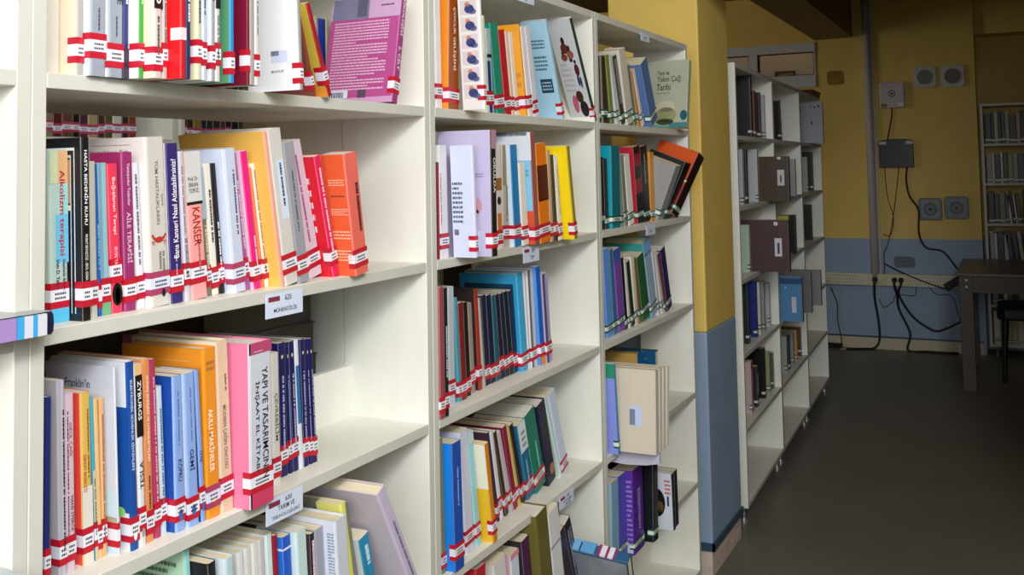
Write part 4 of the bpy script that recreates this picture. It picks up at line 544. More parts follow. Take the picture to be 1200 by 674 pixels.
('W',1.5992,0.0462,0.6991,0.0423,0.2348,0.1597,0.3588,(196, 208, 232),(200, 212, 234),'pale blue-white spine at row end, fourth shelf of second bookcase','books on the fourth shelf of the second bookcase',{'hb': 1, 'st': 'r'}),
('W',1.0737,0.02,0.3896,0.046,0.2647,0.165,0,(180, 30, 40),(190, 30, 44),'low red spine, bottom visible shelf of second bookcase','books on the bottom visible shelf of the second bookcase',{'st': 'r'}),
('W',1.1922,0.02,0.3896,0.0588,0.2474,0.17,0.1604,(214, 214, 216),(216, 212, 204),'white spine with tan page block, bottom visible shelf of second bookcase','books on the bottom visible shelf of the second bookcase',{'st': 'r'}),
('W',1.2523,0.016,0.3896,0.0425,0.2417,0.35,0.1014,(206, 216, 232),(206, 160, 176),'white-blue spine with pink stripe above, bottom visible shelf of second bookcase','books on the bottom visible shelf of the second bookcase',{'S': [('r', 0, 0.95, 1, 1, (220, 140, 160))], 'st': 'r'}),
('W',1.3064,0.0077,0.3896,0.0411,0.2608,0.35,0.1466,(70, 20, 72),(30, 36, 34),'purple spine with dark green cover, bottom visible shelf of second bookcase','books on the bottom visible shelf of the second bookcase',{'st': 'r'}),
('W',1.3537,-0.0139,0.3896,0.0622,0.3095,0.0789,0.1667,(96, 90, 36),(104, 98, 44),'tall olive green volume, bottom visible shelf of second bookcase','books on the bottom visible shelf of the second bookcase',{'hb': 1, 'st': 'r'}),
('W',1.4185,-0.0139,0.3896,0.0607,0.2947,0.165,0.1714,(214, 216, 220),(220, 220, 222),'white and grey spine beside olive one, bottom visible shelf of second bookcase','books on the bottom visible shelf of the second bookcase',{'S': [('r', 0, 0.7, 1, 0.72, (150, 140, 140))], 'st': 'r'}),
('W',1.5526,0.01,0.3896,0.0387,0.217,0.1475,0.3507,(46, 30, 46),(150, 120, 100),'dark plum spine, bottom visible shelf of second bookcase','books on the bottom visible shelf of the second bookcase',{'st': 'r'}),
('W',1.5979,0.01,0.3896,0.0425,0.2295,0.1561,0.3666,(30, 32, 48),(50, 52, 60),'black spine with grey streaks at right, bottom visible shelf of second bookcase','books on the bottom visible shelf of the second bookcase',{'S': [('~', 0.2, 0.2, 0.8, 0.9, (150, 150, 170), 2, 'd')], 'st': 'r'}),
('W',1.8519,0.02,1.6199,0.0131,0.1923,0.1307,0,(44, 46, 70),(150, 140, 130),'thin slate spine at left end, top shelf of third bookcase','books on the top shelf of the third bookcase',{'st': 'g'}),
('W',1.8727,0.0163,1.6199,0.0331,0.1935,0.1317,0.0379,(62, 44, 26),(140, 130, 120),'dark brown spine, top shelf of third bookcase','books on the top shelf of the third bookcase',{'st': 'g'}),
('W',1.9314,0.0163,1.6199,0.0314,0.2017,0.1387,0.1662,(120, 136, 60),(70, 60, 40),'olive green spine, top shelf of third bookcase','books on the top shelf of the third bookcase',{'st': 'g'}),
('W',1.981,0.0163,1.6199,0.0275,0.2058,0.1416,0.2499,(196, 200, 206),(205, 205, 205),'white-grey spine, top shelf of third bookcase','books on the top shelf of the third bookcase',{'st': 'g'}),
('W',2.0253,0.0163,1.6199,0.0358,0.2116,0.1443,0.3213,(60, 54, 50),(190, 190, 190),'black patterned spine, top shelf of third bookcase','books on the top shelf of the third bookcase',{'S': [('~', 0.2, 0.3, 0.8, 0.95, (180, 180, 180), 2, 'd')], 'st': 'g'}),
('W',2.0635,0.0124,1.6199,0.0584,0.2322,0.0657,0.2723,(206, 202, 188),(206, 202, 190),'tall cream spine, top shelf of third bookcase','books on the top shelf of the third bookcase',{'hb': 1, 'st': 'g'}),
('W',2.1303,0.0124,1.6199,0.0233,0.1922,0.1307,0.3011,(110, 118, 100),(120, 120, 110),'thin grey-green spine, top shelf of third bookcase','books on the top shelf of the third bookcase',{'st': 'g'}),
('W',2.1623,0.0124,1.6199,0.0196,0.1777,0.1209,0.3399,(190, 140, 80),(200, 150, 90),'thin orange-tan spine, top shelf of third bookcase','books on the top shelf of the third bookcase',{'st': 'g'}),
('W',2.2026,0.0124,1.6199,0.024,0.1896,0.1297,0.4374,(216, 206, 192),(196, 130, 80),'white-edged slim spine, top shelf of third bookcase','books on the top shelf of the third bookcase',{'st': 'g'}),
('W',2.2364,-0.0074,1.6199,0.0701,0.2137,0.35,0.4698,(80, 110, 160),(84, 112, 166),'slate blue cover leaning, top shelf of third bookcase','books on the top shelf of the third bookcase',{'st': 'g'}),
('W',2.4942,-0.045,1.6267,0.0298,0.2424,0.1567,-0.2295,(160, 176, 150),(172, 178, 156),'pale green cover facing out with island scene, top shelf of third bookcase','books on the top shelf of the third bookcase',{'L': [('o', 0.3, 0.06, 0.75, 0.3, (150, 150, 110)), ('o', 0.3, 0.22, 0.72, 0.4, (196, 190, 170)), ('o', 0.3, 0.04, 0.7, 0.13, (60, 70, 50)), ('r', 0.6, 0.0, 1, 0.07, (60, 130, 140)), ('r', 0.1, 0.0, 0.6, 0.04, (110, 160, 150)), ('o', 0.84, 0.1, 1, 0.25, (30, 90, 110)), ('~', 0.28, 0.5, 0.6, 0.52, (110, 110, 90), 1, 'h')], 'T': [('L', 0.28, 0.76, 0.56, 0.87, 'Yeni ve', 'h', (60, 64, 50)), ('L', 0.28, 0.66, 0.82, 0.77, 'Yakın Çağ', 'h', (60, 64, 50)), ('L', 0.28, 0.55, 0.6, 0.65, 'Tarihi', 'h', (60, 64, 50))]}),
('W',1.8549,0.0236,1.3169,0.03,0.2073,0.141,0.0155,(36, 34, 38),(40, 38, 42),'first black spine at left, second shelf of third bookcase','books on the second shelf of the third bookcase',{'st': 'g'}),
('W',1.8892,0.0238,1.3169,0.031,0.2026,0.1377,0.0346,(44, 40, 46),(40, 38, 42),'second charcoal spine, second shelf of third bookcase','books on the second shelf of the third bookcase',{'st': 'g'}),
('W',1.9207,0.0148,1.3176,0.0715,0.2395,0.35,-0.0101,(16, 110, 124),(10, 160, 180),'turquoise spine and cover, second shelf of third bookcase','books on the second shelf of the third bookcase',{'st': 'g'}),
('W',1.9927,0.015,1.3169,0.0296,0.2312,0.1572,0.1022,(150, 150, 136),(160, 156, 146),'thin olive-grey spine, second shelf of third bookcase','books on the second shelf of the third bookcase',{'st': 'g'}),
('W',2.0302,0.0152,1.3169,0.0289,0.2145,0.1459,0.136,(120, 130, 124),(190, 190, 180),'thin grey-green spine, second shelf of third bookcase','books on the second shelf of the third bookcase',{'st': 'g'}),
('W',2.0646,0.0154,1.3169,0.0497,0.2127,0.1447,0.1587,(228, 228, 224),(230, 230, 226),'white spine, second shelf of third bookcase','books on the second shelf of the third bookcase',{'st': 'g'}),
('W',2.1765,0.0257,1.3169,0.0571,0.2404,0.35,0.1238,(150, 34, 50),(190, 40, 62),'red spine with black checks, second shelf of third bookcase','books on the second shelf of the third bookcase',{'S': [('r', 0, 0.58, 1, 0.74, (24, 24, 26)), ('r', 0, 0, 1, 0.38, (30, 28, 32)), ('r', 0, 0.9, 1, 1, (24, 20, 24))], 'st': 'g'}),
('W',2.2346,0.0259,1.3169,0.0678,0.2417,0.1643,0.0926,(26, 24, 28),(30, 28, 30),'black spine with tiny white marks, second shelf of third bookcase','books on the second shelf of the third bookcase',{'S': [('~', 0.4, 0.5, 0.6, 0.9, (170, 170, 160), 1, 'd')], 'st': 'g'}),
('W',2.3032,0.0246,1.3169,0.044,0.225,0.153,0.0135,(206, 140, 40),(206, 140, 40),'golden orange spine, second shelf of third bookcase','books on the second shelf of the third bookcase',{'st': 'g'}),
('W',2.3466,0.02,1.3148,0.0635,0.192,0.13,0.033,(150, 156, 158),(150, 152, 150),'grey spine leaning right, second shelf of third bookcase','books on the second shelf of the third bookcase',{'tilt': 0.3731, 'st': 'g'}),
('W',2.4042,0.015,1.3224,0.0656,0.1992,0.13,-0.0844,(20, 22, 26),(22, 22, 24),'black rounded volume leaning right, second shelf of third bookcase','books on the second shelf of the third bookcase',{'tilt': 0.386, 'st': 'g'}),
('W',2.4481,0.0,1.3382,0.064,0.2275,0.15,-0.3399,(40, 24, 26),(206, 84, 34),'orange-red cover leaning right past shelf end, second shelf of third bookcase','books on the second shelf of the third bookcase',{'L': [('r', 0.75, 0.05, 1, 0.45, (160, 60, 50)), ('r', 0.72, 0.5, 1, 0.53, (226, 220, 210))], 'hb': 1, 'tilt': 0.3593, 'st': 'g'}),
('W',1.8842,0.0246,1.0083,0.0505,0.2523,0.165,0.0811,(100, 150, 226),(90, 140, 214),'sky blue spine at left, third shelf of third bookcase','books on the third shelf of the third bookcase',{'st': 'g'}),
('W',1.9401,0.0248,1.0083,0.0312,0.2486,0.165,0.1004,(60, 110, 156),(70, 120, 160),'steel blue spine, third shelf of third bookcase','books on the third shelf of the third bookcase',{'st': 'g'}),
('W',1.9833,0.025,1.0083,0.0545,0.2449,0.165,0.1471,(120, 74, 170),(110, 80, 160),'purple spine with blue top, third shelf of third bookcase','books on the third shelf of the third bookcase',{'S': [('r', 0, 0.84, 1, 1, (60, 90, 170))], 'st': 'g'}),
('W',2.039,0.0252,1.0083,0.0242,0.2164,0.1472,0.1338,(24, 20, 36),(24, 20, 36),'black-violet spine, third shelf of third bookcase','books on the third shelf of the third bookcase',{'st': 'g'}),
('W',2.0696,0.0254,1.0083,0.0201,0.2099,0.1427,0.1612,(214, 214, 214),(216, 216, 216),'thin white spine, third shelf of third bookcase','books on the third shelf of the third bookcase',{'st': 'g'}),
('W',2.097,0.0255,1.0083,0.0306,0.2012,0.1368,0.1937,(30, 44, 40),(40, 50, 50),'thin dark green-black spine, third shelf of third bookcase','books on the third shelf of the third bookcase',{'st': 'g'}),
('W',2.1287,0.0257,1.0083,0.0292,0.2141,0.35,0.1438,(214, 214, 196),(210, 210, 196),'cream spine, third shelf of third bookcase','books on the third shelf of the third bookcase',{'st': 'g'}),
('W',2.169,0.0259,1.0083,0.0181,0.2079,0.1414,0.1933,(120, 90, 60),(120, 96, 70),'thin brown spine, third shelf of third bookcase','books on the third shelf of the third bookcase',{'st': 'g'}),
('W',2.198,0.0246,1.0083,0.0698,0.2084,0.1424,0.2407,(46, 92, 54),(50, 96, 56),'forest green spine, third shelf of third bookcase','books on the third shelf of the third bookcase',{'st': 'g'}),
('W',2.2779,0.0233,1.0083,0.0674,0.252,0.1424,0.2758,(150, 176, 200),(50, 150, 150),'tall pale blue spine with teal cover, third shelf of third bookcase','books on the third shelf of the third bookcase',{'S': [('r', 0, 0.84, 1, 1, (120, 170, 226)), ('r', 0, 0.82, 1, 0.84, (60, 90, 120))], 'hb': 1, 'st': 'g'}),
('W',2.3485,0.0235,1.0083,0.0238,0.2151,0.1463,0.2473,(206, 206, 214),(210, 210, 216),'first slim white spine right of blue, third shelf of third bookcase','books on the third shelf of the third bookcase',{'st': 'g'}),
('W',2.3851,0.0236,1.0083,0.0229,0.2132,0.145,0.3,(214, 210, 216),(216, 214, 220),'second slim white spine right of blue, third shelf of third bookcase','books on the third shelf of the third bookcase',{'st': 'g'}),
('W',2.4224,0.0238,1.0083,0.0263,0.2092,0.1424,0.359,(120, 60, 70),(190, 180, 190),'very thin reddish spine, third shelf of third bookcase','books on the third shelf of the third bookcase',{'st': 'g'}),
('W',2.4509,0.0239,1.0083,0.0502,0.2167,0.1474,0.3048,(34, 26, 80),(36, 30, 84),'indigo spine at row end, third shelf of third bookcase','books on the third shelf of the third bookcase',{'st': 'g'}),
('W',1.8355,-0.02,0.6991,0.0136,0.2528,0.35,0.0905,(26, 110, 170),(134, 150, 226),'periwinkle cover with green top panel, fourth shelf of third bookcase','books on the fourth shelf of the third bookcase',{'L': [('r', 0, 0.84, 1, 1, (40, 140, 110))], 'st': 'g'}),
('W',1.8633,-0.118,0.7007,0.0301,0.2287,0.2,-0.0523,(196, 190, 186),(214, 204, 186),'big cream cover with barcode sticker, fourth shelf of third bookcase','books on the fourth shelf of the third bookcase',{'L': [('r', 0.62, 0.32, 0.8, 0.56, (196, 210, 240)), ('bar', 0.62, 0.33, 0.7, 0.52, (40, 50, 90))]}),
('W',1.894,-0.118,0.7011,0.0301,0.2273,0.2,-0.0673,(220, 216, 200),(222, 218, 204),'first cream spine of three beside big cover, fourth shelf of third bookcase','books on the fourth shelf of the third bookcase',{}),
('W',1.9247,-0.118,0.7017,0.0307,0.2236,0.2,-0.0857,(224, 220, 208),(224, 220, 208),'middle cream spine of three, fourth shelf of third bookcase','books on the fourth shelf of the third bookcase',{}),
('W',1.9561,-0.118,0.702,0.0273,0.2199,0.2,-0.1055,(228, 226, 220),(226, 224, 218),'last cream spine of three, whitest, fourth shelf of third bookcase','books on the fourth shelf of the third bookcase',{}),
('W',1.8173,0.0,0.3902,0.054,0.2331,0.1585,-0.0117,(130, 170, 196),(140, 180, 200),'pale blue slim spine, fifth shelf of third bookcase','books on the fifth shelf of the third bookcase',{'st': 'g'}),
('W',1.8719,0.0,0.3903,0.0696,0.2341,0.1592,-0.0097,(80, 80, 190),(84, 84, 200),'violet-blue spine, fifth shelf of third bookcase','books on the fifth shelf of the third bookcase',{'st': 'g'}),
('W',1.9421,-0.02,0.3896,0.0869,0.2351,0.0701,0.013,(84, 34, 150),(92, 50, 160),'thick purple volume with lilac lettering, fifth shelf of third bookcase','books on the fifth shelf of the third bookcase',{'hb': 1, 'T': [('S', 0.3, 0.25, 0.75, 0.75, 'ANSİKLOPEDİSİ', 'u', (200, 180, 230))], 'L': [('~', 0.6, 0.1, 0.95, 0.9, (150, 130, 200), 14, 'h'), ('r', 0.55, 0.02, 0.95, 0.14, (200, 205, 230))], 'st': 'g'}),
('W',2.0513,-0.04,0.3919,0.0481,0.2212,0.14,-0.0481,(16, 20, 26),(16, 22, 28),'black cover right of purple volume, fifth shelf of third bookcase','books on the fifth shelf of the third bookcase',{'st': 'g'}),
('W',2.1718,-0.065,0.3896,0.0218,0.1718,0.15,0.0584,(30, 34, 40),(210, 218, 230),'white cover with black disc picture, fifth shelf of third bookcase','books on the fifth shelf of the third bookcase',{'L': [('o', 0.5, 0.22, 0.84, 0.72, (24, 24, 22)), ('o', 0.66, 0.3, 0.8, 0.5, (110, 90, 50)), ('~', 0.84, 0.62, 0.96, 0.9, (200, 90, 90), 4, 'h'), ('r', 0.88, 0.42, 0.92, 0.6, (40, 44, 110))]}),
('W',2.2099,-0.06,0.3896,0.0312,0.1672,0.1137,0.0381,(26, 28, 36),(30, 30, 36),'thin black spine at row end, fifth shelf of third bookcase','books on the fifth shelf of the third bookcase',{}),
('R',0.4108,0.02,1.6199,0.04,0.3055,0.17,0,(40, 30, 36),(28, 30, 34),'big black folder, top shelf beyond the pillar','folders and books on the top shelf beyond the pillar',{'st': 'k'}),
('R',0.4944,0.02,1.6199,0.04,0.2233,0.17,0,(100, 20, 36),(90, 20, 30),'thin crimson spine, top shelf beyond the pillar','folders and books on the top shelf beyond the pillar',{'st': 'k'}),
('R',0.6795,0.03,1.6199,0.04,0.2272,0.17,0,(22, 20, 22),(24, 22, 22),'black spine, top shelf beyond the pillar','folders and books on the top shelf beyond the pillar',{'st': 'k'}),
('R',0.7947,0.03,1.6199,0.04,0.2216,0.17,0,(176, 176, 180),(170, 170, 174),'grey-white slim spine, top shelf beyond the pillar','folders and books on the top shelf beyond the pillar',{'st': 'k'}),
('R',1.4031,0.05,1.6199,0.04,0.2256,0.13,0.12,(30, 18, 20),(34, 24, 24),'dark book leaning in middle bay, top shelf beyond the pillar','folders and books on the top shelf beyond the pillar',{'st': 'k'}),
('R',2.1636,-0.08,1.6199,0.04,0.2505,0.15,0,(140, 136, 150),(156, 152, 166),'pale grey-lilac box file with dark spots, top shelf beyond the pillar','folders and books on the top shelf beyond the pillar',{'L': [('o', 0.5, 0.88, 0.56, 0.93, (20, 20, 20)), ('o', 0.65, 0.86, 0.72, 0.92, (20, 20, 20)), ('o', 0.8, 0.88, 0.88, 0.94, (20, 20, 20)), ('o', 0.52, 0.45, 0.6, 0.55, (40, 30, 30))]}),
('R',0.2246,0.03,1.3169,0.04,0.2461,0.17,0,(176, 180, 188),(170, 174, 182),'white spine at left, second shelf beyond the pillar','folders and books on the second shelf beyond the pillar',{'st': 'k'}),
('R',0.3118,0.03,1.3169,0.04,0.247,0.17,0,(24, 28, 36),(24, 26, 34),'thin black spine, second shelf beyond the pillar','folders and books on the second shelf beyond the pillar',{'st': 'k'}),
('R',0.5709,0.03,1.3169,0.04,0.2495,0.17,0,(180, 184, 188),(184, 188, 192),'pale grey spine pair, second shelf beyond the pillar','folders and books on the second shelf beyond the pillar',{'S': [('r', 0.45, 0, 0.5, 1, (120, 124, 130))], 'st': 'k'}),
('R',0.6114,-0.11,1.3169,0.04,0.214,0.27,0,(44, 26, 20),(64, 46, 34),'brown folder with white label, second shelf beyond the pillar','folders and books on the second shelf beyond the pillar',{'L': [('r', 0.8, 0.35, 0.92, 0.7, (196, 190, 196)), ('r', 0.845, 0.42, 0.875, 0.58, (60, 56, 80)), ('o', 0.8, 0.93, 0.87, 0.99, (210, 210, 200))]}),
('R',1.3267,-0.03,1.3169,0.04,0.2046,0.13,0,(150, 156, 160),(150, 156, 164),'grey-white box file with black smudge, second shelf beyond the pillar','folders and books on the second shelf beyond the pillar',{'L': [('o', 0.45, 0.4, 0.65, 0.6, (40, 42, 46)), ('o', 0.3, 0.93, 0.45, 1.0, (20, 20, 20)), ('o', 0.6, 0.93, 0.7, 1.0, (20, 20, 20))]}),
('R',2.2143,0.03,1.3169,0.04,0.2179,0.17,0,(150, 150, 156),(160, 160, 160),'slim grey spine in far bay, second shelf beyond the pillar','folders and books on the second shelf beyond the pillar',{'st': 'k'}),
('R',2.4466,0.03,1.3169,0.04,0.2517,0.17,0,(20, 18, 16),(24, 22, 20),'black spine in far bay, second shelf beyond the pillar','folders and books on the second shelf beyond the pillar',{'st': 'k'}),
('R',0.3207,0.03,1.0083,0.04,0.2117,0.17,0,(166, 186, 170),(170, 190, 175),'pale green-white spine at left, third shelf beyond the pillar','folders and books on the third shelf beyond the pillar',{'st': 'k'}),
('R',0.3612,-0.14,1.0083,0.04,0.2333,0.29,0,(50, 34, 36),(70, 46, 48),'maroon folder with white label, third shelf beyond the pillar','folders and books on the third shelf beyond the pillar',{'L': [('r', 0.78, 0.3, 0.89, 0.65, (200, 196, 206)), ('r', 0.82, 0.35, 0.855, 0.56, (60, 56, 100)), ('o', 0.77, 0.89, 0.84, 0.97, (200, 200, 200))]}),
('R',0.9272,-0.05,1.0083,0.04,0.2238,0.17,0,(156, 156, 40),(160, 160, 44),'yellow-green spine, third shelf beyond the pillar','folders and books on the third shelf beyond the pillar',{}),
('R',1.3388,-0.02,1.0083,0.04,0.2076,0.17,0,(18, 18, 20),(20, 20, 22),'tall black folder, third shelf beyond the pillar','folders and books on the third shelf beyond the pillar',{}),
('R',2.3277,0.03,1.0083,0.04,0.2234,0.17,0,(18, 17, 17),(20, 19, 19),'black folder in far bay, third shelf beyond the pillar','folders and books on the third shelf beyond the pillar',{}),
('R',0.25,0.03,0.6991,0.04,0.268,0.17,0,(26, 40, 36),(30, 44, 40),'dark green spine at left, fourth shelf beyond the pillar','folders and books on the fourth shelf beyond the pillar',{'st': 'k'}),
('R',0.4317,0.03,0.6991,0.04,0.2517,0.17,0,(24, 40, 120),(26, 42, 124),'royal blue spine, fourth shelf beyond the pillar','folders and books on the fourth shelf beyond the pillar',{'hb': 1, 'st': 'k'}),
('R',0.5277,0.03,0.6991,0.04,0.2412,0.17,0,(196, 200, 200),(196, 200, 200),'first white spine right of blue, fourth shelf beyond the pillar','folders and books on the fourth shelf beyond the pillar',{'st': 'k'}),
('R',0.6274,0.03,0.6991,0.04,0.2343,0.17,0,(150, 150, 140),(150, 150, 140),'grey-beige spine, fourth shelf beyond the pillar','folders and books on the fourth shelf beyond the pillar',{'st': 'k'}),
('R',0.7663,0.03,0.6991,0.04,0.2107,0.17,0,(180, 184, 184),(180, 184, 184),'second pale spine, fourth shelf beyond the pillar','folders and books on the fourth shelf beyond the pillar',{'st': 'k'}),
('R',0.8878,0.03,0.6991,0.04,0.1547,0.17,0,(150, 150, 146),(150, 150, 146),'thin grey leaning spine, fourth shelf beyond the pillar','folders and books on the fourth shelf beyond the pillar',{'st': 'k'}),
('R',0.9589,-0.1,0.6991,0.04,0.2231,0.25,0,(90, 90, 96),(74, 130, 176),'blue box file with white tab label, fourth shelf beyond the pillar','folders and books on the fourth shelf beyond the pillar',{'L': [('r', 0, 0.84, 1, 0.97, (36, 74, 120)), ('r', 0.79, 0.2, 0.88, 0.55, (190, 196, 214)), ('o', 0.46, 0.42, 0.56, 0.52, (30, 40, 70)), ('o', 0.66, 0.74, 0.7, 0.78, (180, 190, 200))]}),
('R',1.2843,-0.1,0.6991,0.04,0.2204,0.25,0,(96, 96, 100),(110, 110, 114),'first grey box file, fourth shelf beyond the pillar','folders and books on the fourth shelf beyond the pillar',{}),
('R',1.5893,-0.11,0.6991,0.04,0.1949,0.25,0,(100, 102, 102),(130, 134, 130),'second grey box file with label, fourth shelf beyond the pillar','folders and books on the fourth shelf beyond the pillar',{'L': [('r', 0.3, 0.4, 0.75, 0.66, (190, 190, 206)), ('r', 0.45, 0.45, 0.6, 0.6, (50, 50, 90))]}),
('R',0.2772,0.03,0.3896,0.04,0.2274,0.17,0,(170, 60, 70),(190, 170, 170),'red and white spine at left, fifth shelf beyond the pillar','books on the fifth shelf beyond the pillar',{'S': [('r', 0, 0, 0.55, 0.85, (190, 160, 160))], 'st': 'k'}),
('R',0.399,0.03,0.3896,0.04,0.1823,0.17,0,(50, 40, 48),(40, 36, 40),'dark patterned spine, fifth shelf beyond the pillar','books on the fifth shelf beyond the pillar',{'S': [('r', 0.2, 0.3, 0.9, 0.8, (150, 160, 180))], 'st': 'k'}),
('R',0.5823,0.03,0.3896,0.04,0.2321,0.0754,0,(16, 14, 14),(18, 16, 16),'tall black folder, fifth shelf beyond the pillar','books on the fifth shelf beyond the pillar',{'hb': 1, 'st': 'k'}),
('R',0.7081,0.03,0.3896,0.04,0.1944,0.17,0,(140, 150, 110),(150, 150, 120),'thin khaki spine, fifth shelf beyond the pillar','books on the fifth shelf beyond the pillar',{'st': 'k'}),
('R',0.8035,0.03,0.3896,0.04,0.1738,0.17,0,(60, 86, 40),(66, 90, 46),'leaf green spine, fifth shelf beyond the pillar','books on the fifth shelf beyond the pillar',{'st': 'k'}),
('R',1.2216,0.03,0.3896,0.04,0.1865,0.17,0,(150, 160, 156),(150, 160, 156),'slim pale spine in middle bay, fifth shelf beyond the pillar','books on the fifth shelf beyond the pillar',{'st': 'k'}),
('R',1.3072,0.03,0.3896,0.04,0.182,0.17,0,(24, 34, 50),(24, 34, 50),'slim navy spine in middle bay, fifth shelf beyond the pillar','books on the fifth shelf beyond the pillar',{'st': 'k'}),
('R',1.4404,0.03,0.3896,0.04,0.175,0.17,0,(120, 150, 146),(130, 150, 146),'grey-teal spine in middle bay, fifth shelf beyond the pillar','books on the fifth shelf beyond the pillar',{'st': 'k'}),
('R',1.564,0.03,0.3896,0.04,0.1653,0.17,0,(190, 150, 90),(190, 140, 80),'sand coloured spine in middle bay, fifth shelf beyond the pillar','books on the fifth shelf beyond the pillar',{'st': 'k'}),
('R',1.7091,0.03,0.3896,0.04,0.1625,0.17,0,(60, 26, 22),(100, 60, 30),'dark brown spine in middle bay, fifth shelf beyond the pillar','books on the fifth shelf beyond the pillar',{'st': 'k'}),
('E',0.012,0.02,1.6199,0.0408,0.2376,0.15,0,(40, 48, 60),(40, 48, 60),'dark slate spine, top row of bookcase by far wall','books in the top row of the bookcase by the far wall',{'st': 'k'}),
('E',0.0536,0.02,1.6199,0.0204,0.2422,0.15,0,(24, 34, 58),(24, 34, 58),'navy spine, top row of bookcase by far wall','books in the top row of the bookcase by the far wall',{'st': 'k'}),
('E',0.0748,0.02,1.6199,0.0272,0.2443,0.15,0,(177, 168, 138),(177, 168, 138),'beige spine, top row of bookcase by far wall','books in the top row of the bookcase by the far wall',{'st': 'k'}),
('E',0.1028,0.02,1.6199,0.0204,0.25,0.15,0,(20, 22, 24),(20, 22, 24),'black spine, top row of bookcase by far wall','books in the top row of the bookcase by the far wall',{'st': 'k'}),
('E',0.124,0.02,1.6199,0.0272,0.2421,0.15,0,(24, 54, 64),(24, 54, 64),'dark teal spine, top row of bookcase by far wall','books in the top row of the bookcase by the far wall',{'st': 'k'}),
('E',0.152,0.02,1.6199,0.0272,0.2492,0.15,0,(144, 156, 126),(144, 156, 126),'sage spine, top row of bookcase by far wall','books in the top row of the bookcase by the far wall',{'st': 'k'}),
('E',0.18,0.02,1.6199,0.0476,0.2145,0.15,0,(70, 34, 40),(70, 34, 40),'maroon spine, top row of bookcase by far wall','books in the top row of the bookcase by the far wall',{'st': 'k'}),
('E',0.2284,0.02,1.6199,0.0272,0.2315,0.15,0,(165, 144, 120),(165, 144, 120),'tan spine, top row of bookcase by far wall','books in the top row of the bookcase by the far wall',{'st': 'k'}),
('E',0.2564,0.02,1.6199,0.034,0.25,0.15,0,(44, 28, 26),(44, 28, 26),'brown-black spine, top row of bookcase by far wall','books in the top row of the bookcase by the far wall',{'st': 'k'}),
('E',0.2912,0.02,1.6199,0.034,0.2386,0.15,0,(48, 34, 60),(48, 34, 60),'purple-black spine, top row of bookcase by far wall','books in the top row of the bookcase by the far wall',{'st': 'k'}),
('E',0.326,0.02,1.6199,0.034,0.2484,0.15,0,(135, 135, 144),(135, 135, 144),'grey spine, top row of bookcase by far wall','books in the top row of the bookcase by the far wall',{'st': 'k'}),
('E',0.012,0.02,1.3169,0.034,0.2178,0.15,0,(162, 156, 135),(162, 156, 135),'grey-beige spine, second row of bookcase by far wall','books in the second row of the bookcase by the far wall',{'st': 'k'}),
('E',0.0468,0.02,1.3169,0.0204,0.2316,0.15,0,(195, 192, 177),(195, 192, 177),'pale grey spine, second row of bookcase by far wall','books in the second row of the bookcase by the far wall',{'st': 'k'}),
('E',0.068,0.02,1.3169,0.0408,0.223,0.15,0,(16, 20, 50),(16, 20, 50),'navy spine, second row of bookcase by far wall','books in the second row of the bookcase by the far wall',{'st': 'k'}),
('E',0.1096,0.02,1.3169,0.0136,0.2345,0.15,0,(235, 235, 235),(235, 235, 235),'white spine, second row of bookcase by far wall','books in the second row of the bookcase by the far wall',{'st': 'k'}),
('E',0.124,0.02,1.3169,0.034,0.2357,0.15,0,(40, 46, 28),(40, 46, 28),'dark olive spine, second row of bookcase by far wall','books in the second row of the bookcase by the far wall',{'st': 'k'}),
('E',0.1588,0.02,1.3169,0.034,0.2139,0.15,0,(144, 138, 105),(144, 138, 105),'khaki spine, second row of bookcase by far wall','books in the second row of the bookcase by the far wall',{'st': 'k'}),
('E',0.1936,0.02,1.3169,0.034,0.2218,0.15,0,(156, 150, 120),(156, 150, 120),'light khaki spine, second row of bookcase by far wall','books in the second row of the bookcase by the far wall',{'st': 'k'}),
('E',0.2284,0.02,1.3169,0.0408,0.2242,0.15,0,(75, 78, 90),(75, 78, 90),'charcoal spine, second row of bookcase by far wall','books in the second row of the bookcase by the far wall',{'st': 'k'}),
('E',0.27,0.02,1.3169,0.0272,0.249,0.15,0,(180, 174, 150),(180, 174, 150),'stone spine, second row of bookcase by far wall','books in the second row of the bookcase by the far wall',{'st': 'k'}),
('E',0.298,0.02,1.3169,0.0272,0.2431,0.15,0,(235, 234, 210),(235, 234, 210),'white-striped spine, second row of bookcase by far wall','books in the second row of the bookcase by the far wall',{'st': 'k'}),
('E',0.326,0.02,1.3169,0.0408,0.2196,0.15,0,(22, 22, 24),(22, 22, 24),'black spine, second row of bookcase by far wall','books in the second row of the bookcase by the far wall',{'st': 'k'}),
('E',0.012,0.02,1.0083,0.0408,0.2443,0.15,0,(26, 26, 28),(26, 26, 28),'black spine, third row of bookcase by far wall','books in the third row of the bookcase by the far wall',{'st': 'k'}),
('E',0.0536,0.02,1.0083,0.034,0.2188,0.15,0,(40, 46, 56),(40, 46, 56),'dark blue-grey spine, third row of bookcase by far wall','books in the third row of the bookcase by the far wall',{'st': 'k'}),
('E',0.0884,0.02,1.0083,0.0408,0.2374,0.15,0,(120, 114, 99),(120, 114, 99),'taupe spine, third row of bookcase by far wall','books in the third row of the bookcase by the far wall',{'st': 'k'}),
('E',0.13,0.02,1.0083,0.0272,0.2183,0.15,0,(93, 84, 72),(93, 84, 72),'umber spine, third row of bookcase by far wall','books in the third row of the bookcase by the far wall',{'st': 'k'}),
('E',0.158,0.02,1.0083,0.0163,0.2135,0.15,0.1,(235, 235, 235),(235, 235, 235),'white-edged spine, third row of bookcase by far wall','books in the third row of the bookcase by the far wall',{'st': 'k'}),
('E',0.1792,0.02,1.0083,0.0163,0.2472,0.15,0.1,(18, 18, 20),(18, 18, 20),'ink black spine, third row of bookcase by far wall','books in the third row of the bookcase by the far wall',{'st': 'k'}),
